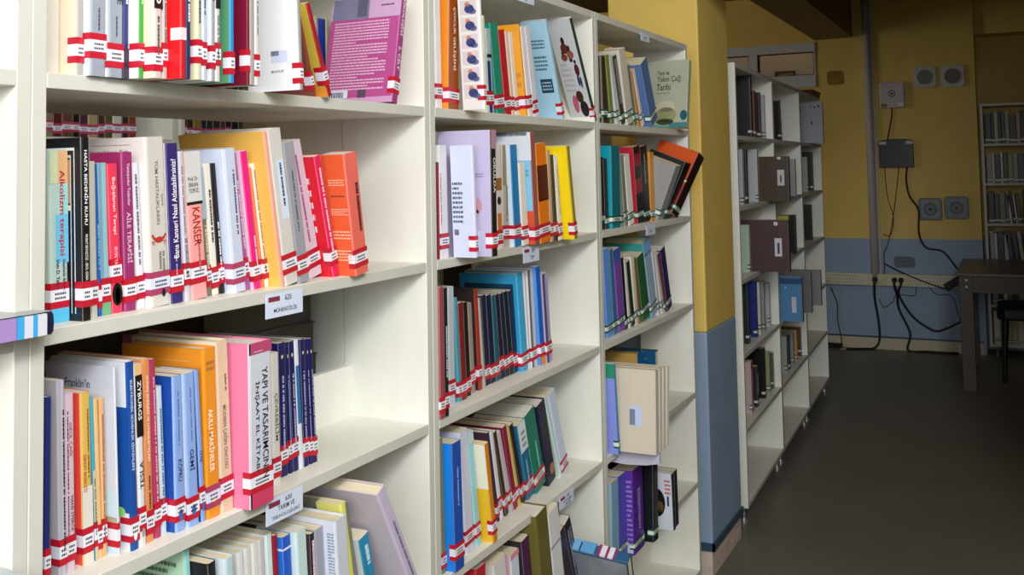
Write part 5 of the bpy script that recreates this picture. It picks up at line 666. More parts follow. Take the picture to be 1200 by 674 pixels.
('E',0.2004,0.02,1.0083,0.0109,0.2215,0.15,0.1,(235, 235, 235),(235, 235, 235),'silver-white spine, third row of bookcase by far wall','books in the third row of the bookcase by the far wall',{'st': 'k'}),
('E',0.2148,0.02,1.0083,0.0272,0.2218,0.15,0.1,(44, 46, 50),(44, 46, 50),'charcoal spine, third row of bookcase by far wall','books in the third row of the bookcase by the far wall',{'st': 'k'}),
('E',0.2496,0.02,1.0083,0.0408,0.2515,0.15,0,(24, 24, 26),(24, 24, 26),'soot black spine, third row of bookcase by far wall','books in the third row of the bookcase by the far wall',{'st': 'k'}),
('E',0.2912,0.02,1.0083,0.034,0.2472,0.15,0,(105, 105, 108),(105, 105, 108),'grey spine, third row of bookcase by far wall','books in the third row of the bookcase by the far wall',{'st': 'k'}),
('E',0.326,0.02,1.0083,0.0408,0.2246,0.15,0,(48, 48, 52),(48, 48, 52),'dark grey spine, third row of bookcase by far wall','books in the third row of the bookcase by the far wall',{'st': 'k'}),
('E',0.012,0.02,0.6991,0.0272,0.2507,0.15,0,(165, 165, 168),(165, 165, 168),'grey spine, fourth row of bookcase by far wall','books in the fourth row of the bookcase by the far wall',{'st': 'k'}),
('E',0.04,0.02,0.6991,0.0204,0.2343,0.15,0,(210, 210, 213),(210, 210, 213),'pale grey spine, fourth row of bookcase by far wall','books in the fourth row of the bookcase by the far wall',{'st': 'k'}),
('E',0.0612,0.02,0.6991,0.0476,0.2397,0.15,0,(16, 22, 40),(16, 22, 40),'midnight spine, fourth row of bookcase by far wall','books in the fourth row of the bookcase by the far wall',{'st': 'k'}),
('E',0.1096,0.02,0.6991,0.0272,0.2213,0.15,0,(195, 192, 174),(195, 192, 174),'bone spine, fourth row of bookcase by far wall','books in the fourth row of the bookcase by the far wall',{'st': 'k'}),
('E',0.1376,0.02,0.6991,0.0381,0.2499,0.15,0.1,(18, 20, 22),(18, 20, 22),'black spine, fourth row of bookcase by far wall','books in the fourth row of the bookcase by the far wall',{'st': 'k'}),
('E',0.186,0.02,0.6991,0.0272,0.2402,0.15,0.1,(26, 54, 44),(26, 54, 44),'dark green spine, fourth row of bookcase by far wall','books in the fourth row of the bookcase by the far wall',{'st': 'k'}),
('E',0.2208,0.02,0.6991,0.0272,0.2509,0.15,0.1,(174, 168, 147),(174, 168, 147),'putty spine, fourth row of bookcase by far wall','books in the fourth row of the bookcase by the far wall',{'st': 'k'}),
('E',0.2556,0.02,0.6991,0.0272,0.2481,0.15,0.1,(24, 22, 28),(24, 22, 28),'black-striped spine, fourth row of bookcase by far wall','books in the fourth row of the bookcase by the far wall',{'st': 'k'}),
('E',0.2904,0.02,0.6991,0.0408,0.225,0.15,0,(45, 120, 126),(45, 120, 126),'teal spine, fourth row of bookcase by far wall','books in the fourth row of the bookcase by the far wall',{'st': 'k'}),
('E',0.332,0.02,0.6991,0.034,0.2274,0.15,0,(180, 183, 189),(180, 183, 189),'silver spine, fourth row of bookcase by far wall','books in the fourth row of the bookcase by the far wall',{'st': 'k'}),
('E',0.012,0.02,0.3896,0.0408,0.2198,0.15,0,(150, 150, 150),(150, 150, 150),'grey spine, fifth row of bookcase by far wall','books in the fifth row of the bookcase by the far wall',{'st': 'k'}),
('E',0.0536,0.02,0.3896,0.034,0.2191,0.15,0,(24, 24, 26),(24, 24, 26),'black spine, fifth row of bookcase by far wall','books in the fifth row of the bookcase by the far wall',{'st': 'k'}),
('E',0.0884,0.02,0.3896,0.0272,0.2159,0.15,0,(225, 225, 225),(225, 225, 225),'white spine, fifth row of bookcase by far wall','books in the fifth row of the bookcase by the far wall',{'st': 'k'}),
('E',0.1164,0.02,0.3896,0.034,0.2251,0.15,0,(129, 120, 105),(129, 120, 105),'taupe spine, fifth row of bookcase by far wall','books in the fifth row of the bookcase by the far wall',{'st': 'k'}),
('E',0.1512,0.02,0.3896,0.0408,0.2368,0.15,0,(30, 30, 32),(30, 30, 32),'black-edged spine, fifth row of bookcase by far wall','books in the fifth row of the bookcase by the far wall',{'st': 'k'}),
('E',0.1928,0.02,0.3896,0.0408,0.2135,0.15,0,(165, 159, 144),(165, 159, 144),'stone spine, fifth row of bookcase by far wall','books in the fifth row of the bookcase by the far wall',{'st': 'k'}),
('E',0.2344,0.02,0.3896,0.0408,0.2397,0.15,0,(46, 46, 50),(46, 46, 50),'charcoal spine, fifth row of bookcase by far wall','books in the fifth row of the bookcase by the far wall',{'st': 'k'}),
('E',0.276,0.02,0.3896,0.034,0.2265,0.15,0,(195, 195, 192),(195, 195, 192),'pale grey spine, fifth row of bookcase by far wall','books in the fifth row of the bookcase by the far wall',{'st': 'k'}),
('E',0.3108,0.02,0.3896,0.0408,0.2254,0.15,0,(105, 105, 75),(105, 105, 75),'olive spine, fifth row of bookcase by far wall','books in the fifth row of the bookcase by the far wall',{'st': 'k'}),
('E',0.012,0.02,0.09,0.0408,0.25,0.15,0,(225, 225, 219),(225, 225, 219),'white spine, bottom row of bookcase by far wall','books in the bottom row of the bookcase by the far wall',{'st': 'k'}),
('E',0.0536,0.02,0.09,0.0408,0.2369,0.15,0,(210, 207, 180),(210, 207, 180),'ivory spine, bottom row of bookcase by far wall','books in the bottom row of the bookcase by the far wall',{'st': 'k'}),
('E',0.0952,0.02,0.09,0.0408,0.2305,0.15,0,(180, 177, 144),(180, 177, 144),'pale olive spine, bottom row of bookcase by far wall','books in the bottom row of the bookcase by the far wall',{'st': 'k'}),
('E',0.1368,0.02,0.09,0.0408,0.2369,0.15,0,(192, 180, 150),(192, 180, 150),'sand spine, bottom row of bookcase by far wall','books in the bottom row of the bookcase by the far wall',{'st': 'k'}),
('E',0.1784,0.02,0.09,0.0408,0.2456,0.15,0,(204, 204, 198),(204, 204, 198),'light grey spine, bottom row of bookcase by far wall','books in the bottom row of the bookcase by the far wall',{'st': 'k'}),
('E',0.22,0.02,0.09,0.0408,0.2205,0.15,0,(219, 213, 186),(219, 213, 186),'cream spine, bottom row of bookcase by far wall','books in the bottom row of the bookcase by the far wall',{'st': 'k'}),
('E',0.2616,0.02,0.09,0.0408,0.2561,0.15,0,(189, 180, 156),(189, 180, 156),'beige spine, bottom row of bookcase by far wall','books in the bottom row of the bookcase by the far wall',{'st': 'k'}),
('E',0.3032,0.02,0.09,0.0408,0.2191,0.15,0,(210, 204, 186),(210, 204, 186),'bone spine, bottom row of bookcase by far wall','books in the bottom row of the bookcase by the far wall',{'st': 'k'}),
('W',1.2,1.62,1.6199,0.026,0.235,0.15,0,(150, 130, 60),(150, 130, 60),'mustard spine glimpsed through gap above middle shelf, left rear bookcase','books in the rear aisle seen through the gaps',{'st': 'p'}),
('W',1.227,1.62,1.6199,0.032,0.235,0.15,0,(190, 180, 160),(190, 180, 160),'ivory spine glimpsed through gap above middle shelf, left rear bookcase','books in the rear aisle seen through the gaps',{'st': 'p'}),
('W',1.26,1.62,1.6199,0.038,0.235,0.15,0,(120, 30, 40),(120, 30, 40),'crimson spine glimpsed through gap above middle shelf, left rear bookcase','books in the rear aisle seen through the gaps',{'st': 'p'}),
('W',1.299,1.62,1.6199,0.026,0.235,0.15,0,(120, 110, 100),(120, 110, 100),'grey spine glimpsed through gap above middle shelf, left rear bookcase','books in the rear aisle seen through the gaps',{'st': 'p'}),
('W',1.326,1.62,1.6199,0.032,0.235,0.15,0,(80, 24, 30),(80, 24, 30),'dark red spine glimpsed through gap above middle shelf, left rear bookcase','books in the rear aisle seen through the gaps',{'st': 'p'}),
('W',1.359,1.62,1.6199,0.038,0.235,0.15,0,(90, 60, 44),(90, 60, 44),'brown spine glimpsed through gap above middle shelf, left rear bookcase','books in the rear aisle seen through the gaps',{'st': 'p'}),
('W',1.398,1.62,1.6199,0.026,0.235,0.15,0,(24, 20, 20),(24, 20, 20),'black spine glimpsed through gap above middle shelf, left rear bookcase','books in the rear aisle seen through the gaps',{'st': 'p'}),
('W',1.425,1.62,1.6199,0.032,0.235,0.15,0,(70, 40, 56),(70, 40, 56),'plum spine glimpsed through gap above middle shelf, left rear bookcase','books in the rear aisle seen through the gaps',{'st': 'p'}),
('W',1.458,1.62,1.6199,0.038,0.235,0.15,0,(160, 140, 110),(160, 140, 110),'tan spine glimpsed through gap above middle shelf, left rear bookcase','books in the rear aisle seen through the gaps',{'st': 'p'}),
('W',1.497,1.62,1.6199,0.026,0.235,0.15,0,(60, 44, 36),(60, 44, 36),'umber spine glimpsed through gap above middle shelf, left rear bookcase','books in the rear aisle seen through the gaps',{'st': 'p'}),
('W',1.524,1.62,1.6199,0.032,0.235,0.15,0,(80, 76, 40),(80, 76, 40),'olive spine glimpsed through gap above middle shelf, left rear bookcase','books in the rear aisle seen through the gaps',{'st': 'p'}),
('W',1.557,1.62,1.6199,0.038,0.235,0.15,0,(190, 190, 186),(190, 190, 186),'white spine glimpsed through gap above middle shelf, left rear bookcase','books in the rear aisle seen through the gaps',{'st': 'p'}),
('W',1.596,1.62,1.6199,0.026,0.235,0.15,0,(44, 40, 40),(44, 40, 40),'charcoal spine glimpsed through gap above middle shelf, left rear bookcase','books in the rear aisle seen through the gaps',{'st': 'p'}),
('W',1.623,1.62,1.6199,0.032,0.235,0.15,0,(120, 60, 40),(120, 60, 40),'rust spine glimpsed through gap above middle shelf, left rear bookcase','books in the rear aisle seen through the gaps',{'st': 'p'}),
('W',1.2,1.62,0.6991,0.026,0.235,0.15,0,(150, 130, 60),(150, 130, 60),'mustard spine glimpsed through gap above lower shelf, left rear bookcase','books in the rear aisle seen through the gaps',{'st': 'p'}),
('W',1.227,1.62,0.6991,0.032,0.235,0.15,0,(190, 180, 160),(190, 180, 160),'ivory spine glimpsed through gap above lower shelf, left rear bookcase','books in the rear aisle seen through the gaps',{'st': 'p'}),
('W',1.26,1.62,0.6991,0.038,0.235,0.15,0,(120, 30, 40),(120, 30, 40),'crimson spine glimpsed through gap above lower shelf, left rear bookcase','books in the rear aisle seen through the gaps',{'st': 'p'}),
('W',1.299,1.62,0.6991,0.026,0.235,0.15,0,(120, 110, 100),(120, 110, 100),'grey spine glimpsed through gap above lower shelf, left rear bookcase','books in the rear aisle seen through the gaps',{'st': 'p'}),
('W',1.326,1.62,0.6991,0.032,0.235,0.15,0,(80, 24, 30),(80, 24, 30),'dark red spine glimpsed through gap above lower shelf, left rear bookcase','books in the rear aisle seen through the gaps',{'st': 'p'}),
('W',1.359,1.62,0.6991,0.038,0.235,0.15,0,(90, 60, 44),(90, 60, 44),'brown spine glimpsed through gap above lower shelf, left rear bookcase','books in the rear aisle seen through the gaps',{'st': 'p'}),
('W',1.398,1.62,0.6991,0.026,0.235,0.15,0,(24, 20, 20),(24, 20, 20),'black spine glimpsed through gap above lower shelf, left rear bookcase','books in the rear aisle seen through the gaps',{'st': 'p'}),
('W',1.425,1.62,0.6991,0.032,0.235,0.15,0,(70, 40, 56),(70, 40, 56),'plum spine glimpsed through gap above lower shelf, left rear bookcase','books in the rear aisle seen through the gaps',{'st': 'p'}),
('W',1.458,1.62,0.6991,0.038,0.235,0.15,0,(160, 140, 110),(160, 140, 110),'tan spine glimpsed through gap above lower shelf, left rear bookcase','books in the rear aisle seen through the gaps',{'st': 'p'}),
('W',1.497,1.62,0.6991,0.026,0.235,0.15,0,(60, 44, 36),(60, 44, 36),'umber spine glimpsed through gap above lower shelf, left rear bookcase','books in the rear aisle seen through the gaps',{'st': 'p'}),
('W',1.524,1.62,0.6991,0.032,0.235,0.15,0,(80, 76, 40),(80, 76, 40),'olive spine glimpsed through gap above lower shelf, left rear bookcase','books in the rear aisle seen through the gaps',{'st': 'p'}),
('W',1.557,1.62,0.6991,0.038,0.235,0.15,0,(190, 190, 186),(190, 190, 186),'white spine glimpsed through gap above lower shelf, left rear bookcase','books in the rear aisle seen through the gaps',{'st': 'p'}),
('W',1.596,1.62,0.6991,0.026,0.235,0.15,0,(44, 40, 40),(44, 40, 40),'charcoal spine glimpsed through gap above lower shelf, left rear bookcase','books in the rear aisle seen through the gaps',{'st': 'p'}),
('W',1.623,1.62,0.6991,0.032,0.235,0.15,0,(120, 60, 40),(120, 60, 40),'rust spine glimpsed through gap above lower shelf, left rear bookcase','books in the rear aisle seen through the gaps',{'st': 'p'}),
('W',1.862,1.62,1.6199,0.026,0.235,0.15,0,(20, 20, 24),(20, 20, 24),'black spine glimpsed through gap above middle shelf, right rear bookcase','books in the rear aisle seen through the gaps',{'st': 'p'}),
('W',1.889,1.62,1.6199,0.032,0.235,0.15,0,(50, 40, 30),(50, 40, 30),'dark brown spine glimpsed through gap above middle shelf, right rear bookcase','books in the rear aisle seen through the gaps',{'st': 'p'}),
('W',1.922,1.62,1.6199,0.038,0.235,0.15,0,(120, 100, 50),(120, 100, 50),'ochre spine glimpsed through gap above middle shelf, right rear bookcase','books in the rear aisle seen through the gaps',{'st': 'p'}),
('W',1.961,1.62,1.6199,0.026,0.235,0.15,0,(24, 28, 50),(24, 28, 50),'navy spine glimpsed through gap above middle shelf, right rear bookcase','books in the rear aisle seen through the gaps',{'st': 'p'}),
('W',1.988,1.62,1.6199,0.032,0.235,0.15,0,(30, 44, 36),(30, 44, 36),'deep green spine glimpsed through gap above middle shelf, right rear bookcase','books in the rear aisle seen through the gaps',{'st': 'p'}),
('W',2.021,1.62,1.6199,0.038,0.235,0.15,0,(40, 40, 42),(40, 40, 42),'soot grey spine glimpsed through gap above middle shelf, right rear bookcase','books in the rear aisle seen through the gaps',{'st': 'p'}),
('W',2.06,1.62,1.6199,0.026,0.235,0.15,0,(70, 50, 36),(70, 50, 36),'walnut spine glimpsed through gap above middle shelf, right rear bookcase','books in the rear aisle seen through the gaps',{'st': 'p'}),
('W',2.087,1.62,1.6199,0.032,0.235,0.15,0,(20, 24, 44),(20, 24, 44),'ink blue spine glimpsed through gap above middle shelf, right rear bookcase','books in the rear aisle seen through the gaps',{'st': 'p'}),
('W',2.12,1.62,1.6199,0.038,0.235,0.15,0,(26, 26, 28),(26, 26, 28),'coal spine glimpsed through gap above middle shelf, right rear bookcase','books in the rear aisle seen through the gaps',{'st': 'p'}),
('W',2.159,1.62,1.6199,0.026,0.235,0.15,0,(60, 50, 36),(60, 50, 36),'sepia spine glimpsed through gap above middle shelf, right rear bookcase','books in the rear aisle seen through the gaps',{'st': 'p'}),
('W',1.862,1.62,0.6991,0.026,0.235,0.15,0,(20, 20, 24),(20, 20, 24),'black spine glimpsed through gap above lower shelf, right rear bookcase','books in the rear aisle seen through the gaps',{'st': 'p'}),
('W',1.889,1.62,0.6991,0.032,0.235,0.15,0,(50, 40, 30),(50, 40, 30),'dark brown spine glimpsed through gap above lower shelf, right rear bookcase','books in the rear aisle seen through the gaps',{'st': 'p'}),
('W',1.922,1.62,0.6991,0.038,0.235,0.15,0,(120, 100, 50),(120, 100, 50),'ochre spine glimpsed through gap above lower shelf, right rear bookcase','books in the rear aisle seen through the gaps',{'st': 'p'}),
('W',1.961,1.62,0.6991,0.026,0.235,0.15,0,(24, 28, 50),(24, 28, 50),'navy spine glimpsed through gap above lower shelf, right rear bookcase','books in the rear aisle seen through the gaps',{'st': 'p'}),
('W',1.988,1.62,0.6991,0.032,0.235,0.15,0,(30, 44, 36),(30, 44, 36),'deep green spine glimpsed through gap above lower shelf, right rear bookcase','books in the rear aisle seen through the gaps',{'st': 'p'}),
('W',2.021,1.62,0.6991,0.038,0.235,0.15,0,(40, 40, 42),(40, 40, 42),'soot grey spine glimpsed through gap above lower shelf, right rear bookcase','books in the rear aisle seen through the gaps',{'st': 'p'}),
('W',2.06,1.62,0.6991,0.026,0.235,0.15,0,(70, 50, 36),(70, 50, 36),'walnut spine glimpsed through gap above lower shelf, right rear bookcase','books in the rear aisle seen through the gaps',{'st': 'p'}),
('W',2.087,1.62,0.6991,0.032,0.235,0.15,0,(20, 24, 44),(20, 24, 44),'ink blue spine glimpsed through gap above lower shelf, right rear bookcase','books in the rear aisle seen through the gaps',{'st': 'p'}),
('W',2.12,1.62,0.6991,0.038,0.235,0.15,0,(26, 26, 28),(26, 26, 28),'coal spine glimpsed through gap above lower shelf, right rear bookcase','books in the rear aisle seen through the gaps',{'st': 'p'}),
('W',2.159,1.62,0.6991,0.026,0.235,0.15,0,(60, 50, 36),(60, 50, 36),'sepia spine glimpsed through gap above lower shelf, right rear bookcase','books in the rear aisle seen through the gaps',{'st': 'p'}),
]

for B in BOOKS: book(*B)

# ------------------------------------------------------------------ lying / irregular books
def lying(name, label, cat, origin, ex, ey, ez, w, d, h, spine_c, cover_c, extra=None, group=None):
    """a book lying down: ex along its height, ey across its depth (spine at y = 0), ez through its thickness"""
    root = empty(name, origin)
    M = Matrix((Vector(ex).normalized(), Vector(ey).normalized(), Vector(ez).normalized())).transposed()
    root.rotation_euler = M.to_euler(); tag(root, label, cat, group)
    mb = MB(); cm = mat(cover_c, .3, 'cover'); sm = mat(spine_c, .3, 'cover')
    mb.box(0, w, 0, d, 0, .002, cm); mb.box(0, w, 0, d, h-.002, h, cm)
    mb.prism([(0, 0), (0, h), (-.003, h*.85), (-.004, h*.5), (-.003, h*.15)], 0, w, sm, axis='x')
    if extra: extra(mb)
    mb.build('cover', root)
    mb = MB(); mb.box(.003, w-.003, .0005, d-.004, .0021, h-.0021, PAGEW); mb.build('page_block', root)
    return root
def bands(lst, h):
    def fn(mb):
        for x0, x1, c in lst: mb.box(x0, x1, -.0052, -.0004, h*.04, h*.96, mat(c, .3))
    return fn
# book lying on the shelf edge of the bookcase at left
t = lying('book', 'book lying flat on left shelf edge, blue and lilac striped spine', 'book', (-.255, -.034, 1.3170), (1, 0, 0), (0, 1, 0), (0, 0, 1), .236, .15, .026, (22, 28, 62), (150, 154, 160),
    bands([(.0, .187, (160, 130, 190)), (.188, .197, (60, 160, 216)), (.197, .208, (206, 208, 222)), (.208, .214, (60, 160, 220)), (.214, .226, (206, 208, 218))], .026))
lying('book', 'pale grey-blue cover lying on the lower left shelf edge', 'book', (-.315, -.05, 1.0087), (1, 0, 0), (0, 1, 0), (0, 0, 1), .27, .16, .05, (150, 164, 172), (170, 182, 190))
# grey textured book fallen over at the foot of the second bookcase
CV = []
def ext(mb):
    for x0, x1, c in ((.0, .05, (96, 160, 214)), (.055, .10, (120, 176, 222)), (.105, .14, (96, 160, 214)), (.148, .156, (150, 50, 110)), (.156, .17, (220, 220, 230)), (.17, .177, (150, 50, 110)), (.177, .19, (220, 224, 236)), (.19, .196, (150, 50, 110))):
        mb.box(x0, x1, -.0052, -.0004, .001, .033, mat(c, .3))
    mb.box(.004, .226, .004, .158, -.0004, -.0001, mat((134, 144, 154), .5, 'marble'))
t = lying('book', 'thick grey marbled book tipped over, light blue spine with magenta bands', 'book', (1.558, .093, .538), (.05, -.99, -.10), (.5, .035, -.86), (.852, -.007, .498), .23, .16, .032, (40, 90, 130), (60, 66, 74), ext)

# lilac notebook hanging out below the cream books, third bookcase
mb = MB(); root = empty('notebook', (1.90, -.115, .655)); tag(root, 'pale lilac notebook slipping out under the big cream book', 'notebook')
mb.prism([(0, .012), (.04, .004), (.10, .0), (.16, .004), (.16, .048), (0, .05)], 0, .012, mat((190, 190, 206), .5), axis='x')
mb.build('cover', root)
# upper pile at the back of the fourth shelf, third bookcase
def block(name, label, cat, x, y, z, w, d, h, c, c2, rz=0, ex=None):
    root = empty(name, (x, y, z), R(rz)); tag(root, label, cat)
    mb = MB(); cm = mat(c, .35, 'cover'); mb.box(0, w, 0, d, 0, .002, cm); mb.box(0, w, 0, d, h-.002, h, cm); mb.box(0, .002, 0, d, .002, h-.002, cm)
    if ex: ex(mb, w, d, h)
    mb.build('cover', root)
    mb = MB(); mb.box(.0022, w-.003, .003, d-.003, .0022, h-.0022, mat(c2, .8, 'pages')); mb.build('page_block', root); return root

# ------------------------------------------------------------------ shelf signs
def sign(label, x0, x1, zt, hh, lines, y=-.0015, bar=True, lean=0):
    root = empty('shelf_sign', (x0, y, zt-hh)); tag(root, label, 'sign')
    mb = MB(); W = x1-x0; mb.box(0, W, -.0015, 0, 0, hh, mat((206, 218, 240), .3)); mb.build('card', root)
    mb = MB()
    if bar: mb.box(W*.06, W*.36, -.0019, -.0016, hh*.66, hh*.86, mat((128, 44, 66), .5))
    n = len(lines)
    for i, (s, u0, u1, v0, v1) in enumerate(lines): put_text(mb, s, Vector((W*u0, -.0019, hh*v0)), (1, 0, 0), (0, 0, 1), W*(u1-u0), hh*(v1-v0), mat((60, 64, 84), .5))
    mb.build('print', root)
    return root
sign('shelf sign reading 620 MÜHENDİSLİK under the middle shelf, nearest bookcase', .386, .474, 1.3115, .037, [('620', .5, .68, .64, .88), ('MÜHENDİSLİK', .2, .84, .2, .42)])
sign('shelf sign reading 630 TARIM VE TEKNOLOJİLERİ, lower shelf, nearest bookcase', .385, .471, 1.0045, .037, [('630', .5, .68, .70, .90), ('TARIM VE', .3, .76, .42, .62), ('TEKNOLOJİLERİ', .14, .90, .10, .32)])
sign('small white shelf sign on second shelf of second bookcase', 1.286, 1.373, 1.3115, .036, [('610', .5, .68, .6, .85), ('TIP', .35, .7, .2, .42)])
sign('white shelf sign on fourth shelf of second bookcase', 1.463, 1.551, .6905, .031, [('640', .5, .66, .68, .9), ('EV EKONOMİSİ', .25, .85, .38, .58), ('YÖNETİMİ', .35, .75, .1, .3)])
sign('small grey shelf sign on second shelf of third bookcase', 2.168, 2.257, 1.312, .032, [('710', .3, .6, .2, .5)], bar=False)
sign('little white sign under the top board of third bookcase', 2.167, 2.248, 1.9155, .025, [('700', .35, .6, .3, .6)], bar=False)
sign('white sign under the top board of second bookcase', 1.285, 1.373, 1.904, .014, [('600', .35, .6, .3, .6)], bar=False)

# brown and blue books at the back of the third bookcase's fourth shelf
def leaf(mb, w, d, h):
    g = mat((60, 120, 84), .5); rr = random.Random(8)
    for i in range(16):
        y = rr.uniform(.02, .12); z = h-rr.uniform(.0, .1); a = rr.uniform(0, 3); q = .009
        mb.face([(-.0006, y+q*math.cos(a), z+q*math.sin(a)), (-.0006, y-q*.4*math.sin(a), z+q*.4*math.cos(a)), (-.0006, y-q*math.cos(a), z-q*math.sin(a)), (-.0006, y+q*.4*math.sin(a), z-q*.4*math.cos(a))][::-1], g)
def brown(mb, w, d, h):
    mb.face([(-.0005, d, h*.0), (-.0005, 0, h*.0), (-.0005, 0, h*.72), (-.0005, d, h*.72)], mat((120, 60, 50), .5))
    mb.face([(-.0006, .095, h*.80), (-.0006, .07, h*.80), (-.0006, .075, h*.87), (-.0006, .09, h*.87)], mat((70, 50, 30), .5))
block('book', 'ochre-brown cover with small dark animal, behind periwinkle book', 'book', 2.13, .03, .700, .03, .15, .222, (186, 150, 80), (214, 200, 170), ex=brown)
block('book', 'deep blue cover with green leaf print, behind cream books', 'book', 2.38, .05, .700, .035, .14, .185, (20, 84, 132), (214, 206, 190), ex=leaf)

# ------------------------------------------------------------------ dark clutter in the rear units (seen in the slits over the books)
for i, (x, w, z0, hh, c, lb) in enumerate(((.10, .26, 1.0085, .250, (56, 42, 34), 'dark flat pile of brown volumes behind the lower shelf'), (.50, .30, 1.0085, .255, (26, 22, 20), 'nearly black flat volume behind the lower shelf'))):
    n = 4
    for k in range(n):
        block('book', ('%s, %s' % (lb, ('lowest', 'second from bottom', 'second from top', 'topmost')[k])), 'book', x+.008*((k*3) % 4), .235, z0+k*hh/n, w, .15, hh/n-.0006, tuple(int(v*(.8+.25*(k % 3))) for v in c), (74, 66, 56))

# ------------------------------------------------------------------ fittings on the far wall
def fx(y, z): return Vector((XW, y, z))
LG = mat((176, 180, 178), .4)
mb = MB(); mb.cyl((XW-.03, -.03, .52), (XW-.03, -.03, 3.1), .030, .030, mat((190, 184, 184), .4), 20)
p = mb.build('pipe', smooth=True); tag(p, 'thick white vertical pipe on the far wall', 'pipe')
mb = MB(); mb.box(XW-.02, XW, -.078, -.063, .55, 3.1, mat((196, 190, 180), .4)); tag(mb.build('cable_duct', bevel=.002), 'thin cable duct right beside the thick pipe', 'cable duct')
def speaker(name, label, yc, zc, s, body, mid, ring, group):
    t = empty(name, (XW, yc, zc)); tag(t, label, 'speaker', group)
    def rsq(r, h, n=6):
        out = []
        for cx_, cy_, a0 in ((1, 1, 0), (-1, 1, 90), (-1, -1, 180), (1, -1, 270)):
            for i in range(n+1):
                a = R(a0+90*i/n); out.append((cx_*(h-r)+r*math.cos(a), cy_*(h-r)+r*math.sin(a)))
        return out
    mb = MB(); mb.prism(rsq(s*.28, s), -.022, 0, mat(body, .35), axis='x'); mb.build('housing', t, bevel=.004)
    if ring:
        mb = MB(); mb.cyl((-.022, 0, 0), (-.027, 0, 0), s*.80, s*.78, mat((200, 202, 198), .3), 32); mb.build('ring', t)
        mb = MB(); mb.cyl((-.026, 0, 0), (-.030, 0, 0), s*.72, s*.70, mat(mid, .6), 32); mb.build('grille', t)
    else:
        mb = MB(); mb.prism(rsq(s*.2, s*.76), -.027, -.021, mat(mid, .4), axis='x'); mb.build('frame', t)
        mb = MB()
        for rr in (.6, .36): mb.cyl((-.026-.002*(1-rr), 0, 0), (-.029-.003*(1-rr), 0, 0), s*rr, s*rr, mat((90, 104, 100) if rr > .5 else (120, 130, 126), .5), 28)
        mb.cyl((-.03, 0, 0), (-.033, 0, 0), s*.16, s*.12, mat((50, 58, 56), .5), 20); mb.build('cone', t)
speaker('wall_speaker', 'upper left wall speaker with greenish round grille', -.458, 2.160, .083, (186, 190, 182), (120, 134, 118), True, 'upper round wall speakers')
speaker('wall_speaker', 'upper right wall speaker with brownish round grille', -.660, 2.157, .085, (186, 190, 182), (124, 112, 108), True, 'upper round wall speakers')
speaker('wall_speaker', 'lower left square grey wall speaker', -.458, 1.117, .087, (96, 108, 106), (122, 136, 134), False, 'lower square wall speakers')
speaker('wall_speaker', 'lower right square grey wall speaker', -.648, 1.128, .087, (90, 98, 104), (112, 124, 132), False, 'lower square wall speakers')
t = empty('junction_box', (XW, -.21, 2.03)); tag(t, 'off-white square box with round emblem, left of upper speakers', 'box')
mb = MB(); mb.box(-.045, 0, -.095, .095, -.105, .105, mat((196, 184, 186), .4)); mb.build('housing', t, bevel=.008)
mb = MB()
for a in range(24):
    A, B = a*math.pi/12, (a+1)*math.pi/12
    mb.face([(-.0456, -q*math.cos(x)*.026, q*math.sin(x)*.026+.01) for x, q in ((A, 1), (B, 1), (B, .75), (A, .75))], mat((50, 50, 52), .5))
mb.box(-.0458, -.0452, -.012, .012, .004, .016, mat((50, 50, 52), .5)); mb.box(-.0458, -.0452, .04, .085, -.095, -.07, mat((110, 120, 84), .5)); mb.build('emblem', t)
mb = MB(); mb.box(-.047, -.0445, -.085, -.04, -.088, -.066, mat((226, 226, 226), .4)); mb.build('white_label', t)
t = empty('wifi_router', (XW, -.225, 1.564)); tag(t, 'black flat router box hanging on the far wall', 'router')
mb = MB(); mb.prism([(-.128, -.116), (.132, -.116), (.132, .10), (.06, .112), (-.06, .112), (-.128, .10)], -.035, 0, mat((24, 28, 32), .3), axis='x'); mb.build('housing', t, bevel=.004)
for y in (.1, -.1):
    mb = MB(); mb.box(-.037, -.034, y-.026, y+.026, .07, .094, mat((200, 200, 200), .4)); mb.build('white_label', t)
BLK = mat((16, 17, 19), .5)
def wire(label, pts, r=.0055, name='cable', m=BLK):
    mb = MB(); mb.tube(curve([(XW-(q[2] if len(q) > 2 else .012), q[0], q[1]) for q in pts], 6), r, m); o = mb.build(name, smooth=True); tag(o, label, 'cable'); return o
wire('short dark cable hanging from junction box to router', [(-.202, 1.925, .02), (-.20, 1.862, .012), (-.162, 1.675, .02)])
wire('black cable from router down past the square speakers to the desk', [(-.299, 1.449, .02), (-.289, 1.341), (-.309, 1.219), (-.372, 1.111, .03), (-.368, .936, .03), (-.413, .816), (-.536, .785), (-.635, .655), (-.70, .60)], .0075)
wire('thin looping wire under the router', [(-.131, 1.449, .02), (-.143, 1.219), (-.182, 1.049), (-.157, .913), (-.10, .912)], .003, m=mat((60, 50, 36), .6))
wire('second thin wire under the router, kinked', [(-.24, 1.449, .02), (-.191, 1.117), (-.159, .947), (-.128, .824), (-.10, .755), (-.10, .633), (-.085, .60, .03)], .0035, m=mat((44, 38, 32), .6))
wire('dark cable crossing the trunking down to the adaptor', [(-.10, .68), (-.248, .611, .052), (-.433, .536, .052), (-.56, .50, .06)], .005)
wire('thick black cable from left plug to the floor', [(-.028, .556, .07), (-.027, .52, .085), (-.022, .4, .05), (-.041, .231, .03), (-.042, .076, .03), (-.0, .012, .05), (.10, .009, .10), (.2, .009, .14)], .009)
wire('thick black cable from middle plug to the floor', [(-.176, .561, .07), (-.175, .53, .085), (-.191, .44, .05), (-.199, .326, .03), (-.274, .142, .03), (-.256, .012, .05), (-.40, .010, .06), (-.62, .010, .06)], .009)
